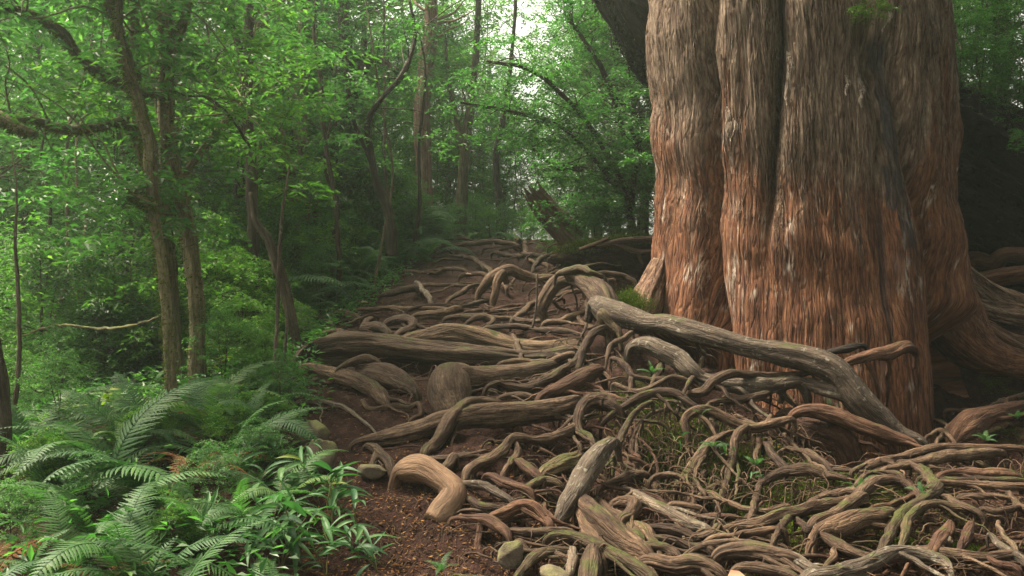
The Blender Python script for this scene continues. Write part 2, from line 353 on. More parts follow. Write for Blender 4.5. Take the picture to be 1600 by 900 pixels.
# ------------------------------------------------------------------ tubes
def catmull(P, n_per):
    P = np.asarray(P, float); Pe = np.vstack([2*P[0]-P[1], P, 2*P[-1]-P[-2]])
    out = []
    for i in range(1, len(Pe) - 2):
        p0, p1, p2, p3 = Pe[i-1], Pe[i], Pe[i+1], Pe[i+2]
        k = n_per[i-1]
        t = np.linspace(0, 1, k, endpoint=False)[:, None]
        out.append(.5 * (2*p1 + (p2-p0)*t + (2*p0-5*p1+4*p2-p3)*t*t + (3*p1-p0-3*p2+p3)*t**3))
    out.append(P[-1:]); return np.vstack(out)
def tube(P, rad, seg=12, step=None, rough=.10, ridge=.08, seed=0., cap=True, squash=None, lump=.0, wig=0., knob=0.):
    """P (n,3) control points, rad (n,) radii in metres -> verts, quads, attributes"""
    P = np.asarray(P, float); rad = np.asarray(rad, float)
    L = np.linalg.norm(np.diff(P, axis=0), axis=1)
    if step is None: step = max(.012, float(np.mean(rad)) * .35)
    npr = np.maximum(2, np.ceil(L / step).astype(int)); npr = np.minimum(npr, 80)
    C = catmull(np.c_[P, rad], npr); C, rr = C[:, :3], np.maximum(C[:, 3], .0008)
    n = len(C)
    if wig:
        s0 = np.r_[0, np.cumsum(np.linalg.norm(np.diff(C, axis=0), axis=1))]; Rm = float(np.mean(rr)); q_ = s0 / (Rm * 7 + .02)
        C = C + (Rm + .004) * wig * np.stack([fbm(q_, seed, 1.5, 2), fbm(q_, seed, 11.5, 2), .7 * fbm(q_, seed, 21.5, 2)], -1)
        rr = rr * (1 + .35 * wig * fbm(s0 / (Rm * 9 + .02), seed, 31.5, 2))
    T = np.gradient(C, axis=0); T /= np.linalg.norm(T, axis=1)[:, None] + 1e-9
    s = np.r_[0, np.cumsum(np.linalg.norm(np.diff(C, axis=0), axis=1))]
    N = np.zeros_like(T); up = np.array([0, 0, 1.]) if abs(T[0, 2]) < .9 else np.array([1., 0, 0])
    a = np.cross(T[0], up); N[0] = a / np.linalg.norm(a)
    for i in range(1, n):
        a = N[i-1] - T[i] * np.dot(N[i-1], T[i]); N[i] = a / (np.linalg.norm(a) + 1e-9)
    B = np.cross(T, N)
    th = np.arange(seg) / seg * 2 * np.pi
    ct, st_ = np.cos(th)[None], np.sin(th)[None]
    R0 = float(np.mean(rr))
    k = 1 + rough * fbm(ct * .9 + seed, st_ * .9 + seed * .3, s[:, None] / (R0 * 5), 2) * 1.6
    k = k + ridge * fbm(ct * 2.6 + seed, st_ * 2.6, s[:, None] / (R0 * 14) + seed, 3) * 1.5
    if ridge > .05: k = k + .05 * fbm(ct * 5 + seed, st_ * 5, s[:, None] / (R0 * 2.0) + seed, 3)
    if knob: k = k + knob * (fbm(ct * 9 + seed, st_ * 9, s[:, None] / (R0 * .35) + seed, 4) + .6 * pn(ct * 4, st_ * 4 + seed, s[:, None] / (R0 * .8)))
    if lump: k = k + lump * pn(ct * 1.5 + seed * 2, st_ * 1.5, s[:, None] / (R0 * 2.2) + seed)
    r_ = rr[:, None] * k
    V = C[:, None] + r_[..., None] * (ct[..., None] * N[:, None] + st_[..., None] * B[:, None])
    G = np.stack(np.broadcast_arrays(ct * rr[:, None] + seed, st_ * rr[:, None] + seed * .7, (s[:, None] * .13 + seed) + 0 * ct), -1)
    V = V.reshape(-1, 3); G = G.reshape(-1, 3)
    i = np.arange(n - 1)[:, None] * seg; j = np.arange(seg)[None]; j2 = (j + 1) % seg
    Qd = np.stack([i + j, i + j2, i + seg + j2, i + seg + j], -1).reshape(-1, 4)
    Fc = [Qd]
    if cap:
        V = np.vstack([V, C[0], C[-1]]); G = np.vstack([G, G[0], G[-1]])
        t1 = np.stack([np.full(seg, n*seg), (np.arange(seg)+1) % seg, np.arange(seg)], -1)
        o = (n-1)*seg; t2 = np.stack([np.full(seg, n*seg+1), o + np.arange(seg), o + (np.arange(seg)+1) % seg], -1)
        Fc.append(np.vstack([t1, t2]))
    return V, Fc, {'grain': G}
_seed = [0.0]
def nseed(): _seed[0] += 1.37; return _seed[0] % 90
ORD = ['first','second','third','fourth','fifth','sixth','seventh','eighth','ninth','tenth','eleventh','twelfth','thirteenth','fourteenth','fifteenth','sixteenth','seventeenth','eighteenth','nineteenth','twentieth']
def ordn(i):
    if i < 20: return ORD[i]
    t, o = divmod(i + 1, 10)
    tens = {2:'twenty',3:'thirty',4:'forty',5:'fifty',6:'sixty',7:'seventy',8:'eighty',9:'ninety'}[t]
    return (tens[:-1] + 'ieth') if o == 0 else tens + '-' + ORD[o-1]
def root_pts(px, mode=0.4):
    """px: (u, v, r_px[, d or None[, lift_m]]) -> points, radii"""
    P = []; rr = []
    for q in px:
        u, v, r = q[:3]
        if len(q) > 3 and q[3]:
            p = at(u, v, q[3])
        else:
            d0 = hit(u, v)[1]; lift = (q[4] if len(q) > 4 else mode * r / F * d0)
            p = hit(u, v, lift)
        P.append(p); rr.append(r / F * p[1])
    P = np.array(P)
    # smooth the depth along the root so that it does not zigzag towards the camera
    d = P[:, 1].copy()
    if len(d) > 3 and not any(len(q) > 3 and q[3] for q in px):
        for _ in range(2): d[1:-1] = .25 * d[:-2] + .5 * d[1:-1] + .25 * d[2:]
        P = np.array([at(q[0], q[1], dd) for q, dd in zip(px, d)])
    return P, np.array(rr)
def bury(P, r, a=True, b=True):
    if a:
        dirn = P[0] - P[1]; dirn /= np.linalg.norm(dirn) + 1e-9
        P = np.vstack([P[0] + dirn * r[0] * 1.5 + [0, 0, -r[0] * 2.5 - .05], P]); r = np.r_[r[0] * .6, r]
    if b:
        dirn = P[-1] - P[-2]; dirn /= np.linalg.norm(dirn) + 1e-9
        P = np.vstack([P, P[-1] + dirn * r[-1] * 1.5 + [0, 0, -r[-1] * 2.5 - .05]]); r = np.r_[r, r[-1] * .6]
    return P, r
def root_mesh(branches, mat, mode=.4, ends=(True, True), lump=.05, rough=.2, ridge=.2, forks=True):
    mb = MB()
    for bi, px in enumerate(branches):
        P, r = root_pts(px, mode)
        P, r = bury(P, r, ends[0], ends[1])
        big = max(q[2] for q in px)
        mb.add(*tube(P, r, seg=40 if big > 11 else (24 if big > 6 else 12), rough=rough, ridge=ridge, seed=nseed(), lump=lump, wig=.9 if big < 7 else (.55 if big < 14 else .2)))
    g = np.random.default_rng(int(branches[0][0][0]) * 7 + int(branches[0][0][1]))
    P, r = root_pts(branches[0], mode); big = max(q[2] for q in branches[0])
    if len(P) > 3 and forks:
        for k in range(2 if big > 7 else 1):
            i = int(g.integers(1, len(P) - 1)); T = P[i+1] - P[i]; T = T / (np.linalg.norm(T) + 1e-9)
            a0 = math.atan2(T[1], T[0]) + g.choice([-1, 1]) * g.uniform(.35, .9); n = 7; L = g.uniform(.25, .6)
            st = P[i] * 1.0; Q_ = [st - T * r[i]]; rr_ = [r[i] * .45]
            for q in range(1, n):
                a0 += g.normal(0, .28); st = st + np.array([math.cos(a0), math.sin(a0), 0]) * L / n
                tt = q / (n - 1); zg = float(hs_(st[0], st[1])) + .01; st[2] = P[i][2] * (1 - tt) ** 2 + zg * (1 - (1 - tt) ** 2) - (.07 if q == n - 1 else 0)
                Q_.append(st.copy()); rr_.append(min(r[i] * .42, .022) * (1 - .6 * tt))
            mb.add(*tube(np.array(Q_), np.array(rr_), seg=12, step=.02, rough=.2, ridge=.15, seed=nseed(), wig=1.0))
    return mb.mesh('root', mat)
AUTO = []      # (object, region phrase, u, description) : labels given at the end by order from the left
def R_(mat, label, *branches, **k):
    o = ob(k.pop('name', 'tree_root'), root_mesh(branches, M[mat], **k))
    if label.startswith('*'):
        reg = label[1:]; AUTO.append((o, reg, branches[0][len(branches[0])//2][0]))
        tag(o, None, 'root', reg)
    else:
        tag(o, label, 'root', 'thick roots across the path')
    return o

# ---- the big traced roots
R_('log', 'long grooved horizontal root like a fallen log crossing the path',
   [(466,560,8),(490,549,15,7.85),(530,540,19,7.8),(575,537,19,7.75),(620,543,19,7.7),(680,551,18,7.65),(740,557,17,7.6),(800,560,16,7.6),(850,560,14,7.6),(905,552,9,7.6)],
   [(470,574,8,7.85),(520,562,11,7.8),(570,556,11,7.78),(620,560,9,7.75)], mode=.6, ridge=.3)
R_('log', 'rounded greenish log-like root resting behind the long grooved root',
   [(628,534,7,8.0),(670,526,14,7.98),(705,521,17,7.95),(750,531,16,7.92),(800,545,15,7.9),(860,548,15,7.9),(905,543,11,7.9)], ridge=.22)
R_('root', 'curved tapering root below left end of the long grooved root',
   [(472,577,6),(505,581,9),(540,590,11),(575,604,12),(598,620,11),(607,632,6)], mode=1.0)
R_('root', 'smooth hump-backed root lying under the long grooved root',
   [(532,582,8),(565,583,16),(600,588,20),(630,601,17),(648,613,9)], mode=.7)
R_('root', 'small knobbly root on top of the smooth hump-backed root', [(528,577,3,6.95),(548,566,6,6.95),(570,560,7,6.95),(592,568,4,6.95)])
R_('root', 'massive knee-shaped root standing upright in middle of the path',
   [(712,577,8,6.75),(702,588,27,6.65),(699,606,34,6.55),(702,628,33,6.45),(706,650,27,6.35),(708,672,16,6.3)],
   [(700,596,24,6.75),(735,592,21,6.85),(770,589,18,6.95),(805,585,16,7.05),(845,577,13,7.15),(885,568,8,7.3)], rough=.08, ridge=.05, forks=False)
R_('root', 'very long thick root running diagonally below the knee-shaped root',
   [(552,694,4),(600,685,11),(650,673,16),(690,659,18),(740,650,18),(800,645,19),(850,641,17),(885,635,14),(905,629,9)], mode=.9)
R_('root', 'root bending over the very long diagonal root',
   [(780,628,4,6.15),(750,626,6,6.1),(726,630,8,5.98),(710,645,10,5.86),(695,670,11,5.72),(678,694,11,5.6),(662,709,8,5.5)], ridge=.2)
R_('root_pale', 'thick bent root with bare orange lower end on the soil',
   [(622,742,12,5.15),(638,733,20,5.12),(662,733,20,5.08),(690,750,18,5.0),(708,768,20,4.94),(702,786,21,4.9),(688,804,20,4.85),(676,818,17,4.8)], rough=.1, ridge=.1, forks=False, ends=(True, False))
R_('root', 'forked little root left of the thick bent root', [(574,697,4),(590,703,7),(603,718,7),(613,738,6)], [(592,705,5),(583,718,5),(578,735,4)], mode=1.0)
R_('root_brown', 'root arching along the edge of the bare soil bank, one leg hanging',
   [(706,812,3),(735,809,6),(760,812,9),(782,826,9),(796,844,5)], [(752,813,7,4.68),(747,845,6,4.6),(744,875,5,4.5),(742,905,4,4.4)], mode=1.1)
R_('root_grey', 'thin pale root arching right of the thick bent root', [(722,757,4),(750,758,7),(775,768,7),(800,786,5)], mode=1.0)
R_('root', 'winding root with a hanging branch beside the brown hollow',
   [(727,747,6),(740,731,9),(765,718,10),(785,704,9),(800,686,7),(830,688,6),(860,684,7),(893,672,8),(907,664,6)],
   [(800,686,5),(808,705,6),(797,724,6),(785,741,4)], mode=1.0)
R_('root', 'short horizontal root just behind the thick bent root', [(660,722,5),(705,717,7),(740,711,6),(760,706,3)], [(708,715,8,5.35),(700,727,8,5.3),(694,738,5,5.25)], mode=.8)
R_('root_grey', 'smooth club-shaped root standing diagonally in the foreground tangle',
   [(962,692,8,5.25),(940,706,15,5.15),(917,735,18,5.02),(900,765,17,4.88),(883,795,15,4.76),(871,818,8,4.68)], rough=.1, ridge=.06, forks=False)
R_('root_moss', 'mossy swollen root left of the smooth club-shaped root', [(846,745,8),(868,732,14),(890,722,14),(906,716,8)], [(818,768,5),(850,752,8),(876,760,5)], mode=.8)
R_('root', 'twisted cluster of thick merged roots at centre foreground',
   [(905,784,11),(925,800,19),(945,822,22),(968,842,21),(992,857,18),(1014,874,12)], [(928,780,5),(960,806,9),(985,830,10),(1003,850,9)],
   [(984,818,4),(1005,830,9),(1020,850,9),(1032,868,6)], [(905,798,8),(920,828,11),(934,850,11),(944,872,7)], mode=.7, ridge=.22)
R_('root_moss', 'long moss-topped root sloping to the bottom edge', [(856,843,5),(880,838,9),(915,843,10),(950,861,11),(985,881,11),(1018,908,10)], mode=1.0)
R_('root_grey', 'straight grey root below the dark root cavity', [(975,762,4),(995,775,8),(1020,790,9),(1045,803,10),(1080,818,9),(1108,830,6)], mode=1.0)
R_('root_grey', 'huge grey lichen-spotted root slanting across the giant trunk base',
   [(928,474,10,7.75),(948,486,20,7.6),(985,498,18,7.4),(1012,505,14,7.25),(1040,506,14,7.1),(1075,515,16,6.98),(1120,528,16,6.86),(1170,543,16,6.75),(1220,552,18,6.66),(1262,560,20,6.58),(1300,575,22,6.5),(1322,600,23,6.46),(1343,628,24,6.42),(1372,657,21,6.38),(1402,680,15,6.34),(1440,694,9,6.3)],
   [(1228,604,6,6.72),(1262,600,9,6.6),(1292,608,12,6.5),(1318,614,14,6.46),(1336,622,14,6.44)], ends=(True, True), rough=.12, lump=.06)
R_('root_moss', 'short mossy stub under upper end of the huge grey root', [(950,492,15,7.5),(958,508,10,7.42),(968,522,5,7.35)])
R_('root_grey', 'thick knobbly root parallel to and below the huge grey root',
   [(985,541,6,7.0),(1010,537,11,6.95),(1036,548,14,6.88),(1062,562,14,6.8),(1078,578,13,6.72),(1100,594,11,6.68),(1145,600,13,6.6),(1182,605,15,6.56),(1212,602,12,6.58),(1250,598,9,6.6)], lump=.08)
R_('root', 'root looping over the thick knobbly root before the trunk', [(1074,618,5,6.45),(1100,612,8,6.42),(1116,595,9,6.42),(1140,583,8,6.45),(1160,584,6,6.5),(1200,587,7,6.6),(1240,588,6,6.65),(1268,584,3,6.7)])
R_('root', 'thin straight root in front of the dark gap beneath the trunk', [(1108,633,5,6.35),(1150,625,7,6.4),(1186,619,7,6.45),(1202,615,3,6.5)])
R_('root_brown', 'root curving off the trunk foot above the huge grey root', [(1318,569,5,6.6),(1360,557,9,6.6),(1395,550,10,6.65),(1416,542,9,6.75),(1428,552,5,6.9)])
R_('dark_bark', 'small dark root stub pressed against the trunk foot', [(1285,557,4,6.75),(1320,545,6,6.72),(1348,540,4,6.8)])
R_('root_brown', 'brown root under the huge grey root running to its lower end', [(1240,648,8,6.35),(1275,643,12,6.3),(1310,650,13,6.25),(1350,667,12,6.2),(1390,682,10,6.15),(1428,696,6,6.1)], ridge=.2)
R_('root_brown', 'fat reddish lump of root beneath the brown root', [(1225,655,14,6.6),(1258,668,26,6.5),(1292,682,30,6.42),(1322,704,22,6.35)], ridge=.2)
R_('root_brown', 'thick reddish root in shade right of the trunk foot', [(1490,690,10,6.5),(1505,668,20,6.6),(1532,653,17,6.7),(1568,642,11,6.8),(1615,634,9,6.9)])
R_('root', 'large arched root over a dark hollow left of the trunk',
   [(850,499,5,8.5),(848,480,10,8.5),(856,460,11,8.5),(870,442,12,8.5),(892,434,13,8.4),(916,441,16,8.25),(936,456,18,8.0),(950,478,17,7.7)])
R_('root', 'small arched root spanning the upper path', [(748,462,5,9.6),(762,440,9,9.6),(780,426,9,9.65),(798,421,10,9.7),(816,429,8,9.7),(838,434,6,9.7),(865,433,4,9.6)], [(772,458,6,9.5),(776,440,8,9.55),(786,427,7,9.6)])
R_('root_moss', 'thin root lying over top of the large arched root', [(870,430,3,8.35),(885,424,5,8.3),(905,420,6,8.25),(925,426,5,8.1),(945,434,3,8.2)])
R_('root', 'winding root falling from the huge grey root to the knee-shaped root',
   [(946,512,4,7.3),(925,525,7,7.2),(912,545,7,7.1),(902,562,7,7.0),(880,578,7,6.9),(850,595,8,6.75),(820,608,8,6.65),(790,603,6,6.6),(775,598,5,6.55),(758,607,4,6.5)], [(910,550,5,7.0),(905,570,6,6.95),(900,584,4,6.9)])
R_('root', 'thin root crossing the right end of the long grooved root', [(778,572,3,7.2),(800,564,5,7.2),(830,566,5,7.2),(860,565,6,7.2),(892,554,5,7.2)])
R_('root_brown', 'short straight thick root like a cut log, mid slope', [(843,624,8),(870,610,13),(900,596,14),(920,585,12),(938,579,8)], mode=1.0, rough=.06)
R_('root', 'kinked root with two prongs in the mossy hollow', [(955,560,3,6.8),(975,570,5,6.7),(990,588,5,6.6),(1015,594,5,6.6),(1037,592,3,6.6)], [(988,590,4,6.6),(985,610,4,6.5),(978,627,3,6.4)])
R_('root', 'root hooking upward beside the kinked root', [(948,558,3,6.9),(955,540,4,7.0),(975,528,5,7.05),(988,519,3,7.1)])
R_('root', 'root arched over top of the mossy mound', [(942,662,4,5.95),(972,637,6,6.0),(1000,621,7,6.05),(1026,613,7,6.1),(1055,615,7,6.1),(1076,628,6,6.05),(1100,646,4,6.0)])
R_('root', 'hooked root dropping beside left end of the mossy mound', [(965,642,8,6.0),(938,627,13,6.05),(915,630,9,6.0),(902,650,7,5.9),(903,675,6,5.8),(920,683,5,5.75),(927,698,4,5.65)])
R_('root_moss', 'curved root hanging down left side of the mossy mound', [(1016,629,4,5.95),(990,648,5,5.85),(972,680,6,5.75),(960,715,6,5.62),(955,752,4,5.5)])
R_('root', 'slender root hanging across mouth of the dark cavity', [(1003,657,3,5.9),(985,688,4,5.75),(990,715,5,5.65),(1010,745,6,5.52),(1030,770,5,5.42)], [(1000,665,3,5.85),(994,690,3,5.75),(995,715,3,5.65)])
R_('root_brown', 'reddish root stump in left of the dark cavity', [(982,672,11,6.0),(976,705,17,5.85),(970,742,16,5.7),(966,770,12,5.6)], ridge=.2)
R_('root', 'root forming an arch on the mossy mound', [(1075,680,5,5.85),(1072,655,7,5.9),(1090,642,8,5.92),(1115,645,8,5.92),(1145,660,8,5.9),(1180,668,7,5.88),(1210,662,7,5.9),(1238,656,4,5.95)])
R_('root', 'thick root sweeping down right side of the dark cavity', [(1147,674,3,5.85),(1112,689,7,5.72),(1091,715,9,5.6),(1075,740,8,5.5),(1056,760,5,5.42)])
R_('root', 'outer of two hanging roots below the mossy mound', [(1102,738,5,5.5),(1086,765,8,5.38),(1076,790,8,5.28),(1073,812,6,5.18)])
R_('root', 'inner wavy hanging root below the mossy mound', [(1124,756,4,5.4),(1097,774,7,5.3),(1084,795,7,5.22),(1082,815,5,5.15)])
R_('root', 'straight root hanging like a rope right of the cavity', [(1164,667,5,5.82),(1150,682,6,5.75),(1146,715,6,5.6),(1136,755,6,5.42),(1118,795,4,5.25)])
R_('root', 'low root lying across floor of the dark cavity', [(938,766,4),(965,751,8),(990,742,9),(1010,743,5)], [(1018,752,4),(1040,742,6),(1060,746,5),(1070,754,3)], mode=1.0)
R_('root', 'great looping root arcing through the right foreground',
   [(1132,824,4),(1180,818,9),(1220,804,10),(1255,797,10),(1292,790,10),(1330,782,9),(1350,766,9),(1373,753,9),(1400,752,8),(1426,763,6),(1436,778,4)], [(1272,815,8),(1310,801,10),(1346,779,9)], mode=1.4, ridge=.2)
R_('root', 'fat smooth root segment inside the great looping root', [(1278,833,9),(1305,825,18),(1340,812,17),(1372,805,14),(1394,801,6)], mode=.9, rough=.08, ridge=.05)
R_('root_moss', 'inner of two parallel S-curved roots, right foreground', [(1406,862,4),(1412,835,7),(1420,810,7),(1436,793,7),(1460,787,6),(1490,793,6),(1528,801,4)], mode=1.5)
R_('root_moss', 'outer of two parallel S-curved roots, right foreground', [(1378,864,6),(1390,835,8),(1403,810,8),(1426,790,8),(1450,775,8),(1466,763,8),(1456,750,7),(1444,735,6),(1424,724,4)], mode=1.2)
R_('root', 'root sagging below the fat smooth segment', [(1278,838,5),(1310,852,9),(1345,868,8),(1375,873,7),(1397,862,5)], mode=1.2)
R_('root_grey', 'thick pale root along the bottom edge at right', [(1265,903,12),(1310,895,13),(1350,885,13),(1380,872,12),(1406,863,11),(1440,868,9),(1475,878,8),(1487,898,5)], mode=1.1)
R_('root_grey', 'thick root entering bottom edge left of the pale one', [(1180,858,5),(1205,864,9),(1240,875,10),(1270,890,10),(1298,905,9)], mode=1.0)
R_('root', 'long low root beneath lower end of the huge grey root', [(1345,737,3),(1375,722,7),(1402,717,7),(1440,706,6),(1480,700,7),(1530,700,6),(1605,704,5)], mode=1.2)
R_('root', 'second low root below the long low one at right', [(1380,735,5),(1420,728,9),(1470,716,9),(1530,708,9),(1568,708,5)], mode=1.1)
R_('root', 'bowed root on the mossy slope beneath the reddish lump', [(1185,760,4),(1205,745,7),(1228,737,8),(1260,733,9),(1290,742,7),(1318,748,4)], mode=1.4)
R_('root_brown', 'horizontal brown root near the right edge, mid foreground', [(1468,747,5),(1500,740,7),(1550,742,10),(1588,746,6)], mode=1.1)
R_('root', 'greyish horizontal root just under the brown one near right edge', [(1455,757,5),(1510,757,6),(1560,760,7),(1610,764,6)], mode=1.1)
R_('root_brown', 'stubby upright reddish root at bottom right', [(1484,818,5),(1475,835,10),(1465,850,11),(1455,868,8)], mode=1.0, ridge=.2)
R_('root_grey', 'straight slanting root in the lower right corner', [(1545,836,3),(1565,855,7),(1602,876,9),(1625,890,8)], mode=1.2)
R_('root', 'thick root knuckle along the bottom, right of centre', [(1126,868,10),(1170,862,14),(1210,868,14),(1248,880,10)], mode=.8, ridge=.25)
R_('root', 'broad root along the bottom edge near centre', [(1005,878,10),(1050,885,14),(1090,883,13),(1125,898,9)], mode=.8, ridge=.25)
R_('root', 'root with a raised elbow below the straight grey root', [(1005,824,5),(1050,826,8),(1085,840,8),(1108,837,7),(1120,823,5)], mode=1.2)
R_('root_brown', 'bowl-shaped root rim around a dark hollow', [(764,810,5),(790,801,9),(815,790,10),(836,795,9),(849,812,8),(858,824,5)], mode=1.8)
R_('root_moss', 'curled root at the bottom between two stones', [(806,905,5),(825,880,8),(850,865,9),(880,862,7),(897,866,5)], mode=1.2)
R_('root', 'upright root stub at bottom beside moss', [(925,862,11),(923,885,17),(920,912,18)], mode=1.0)

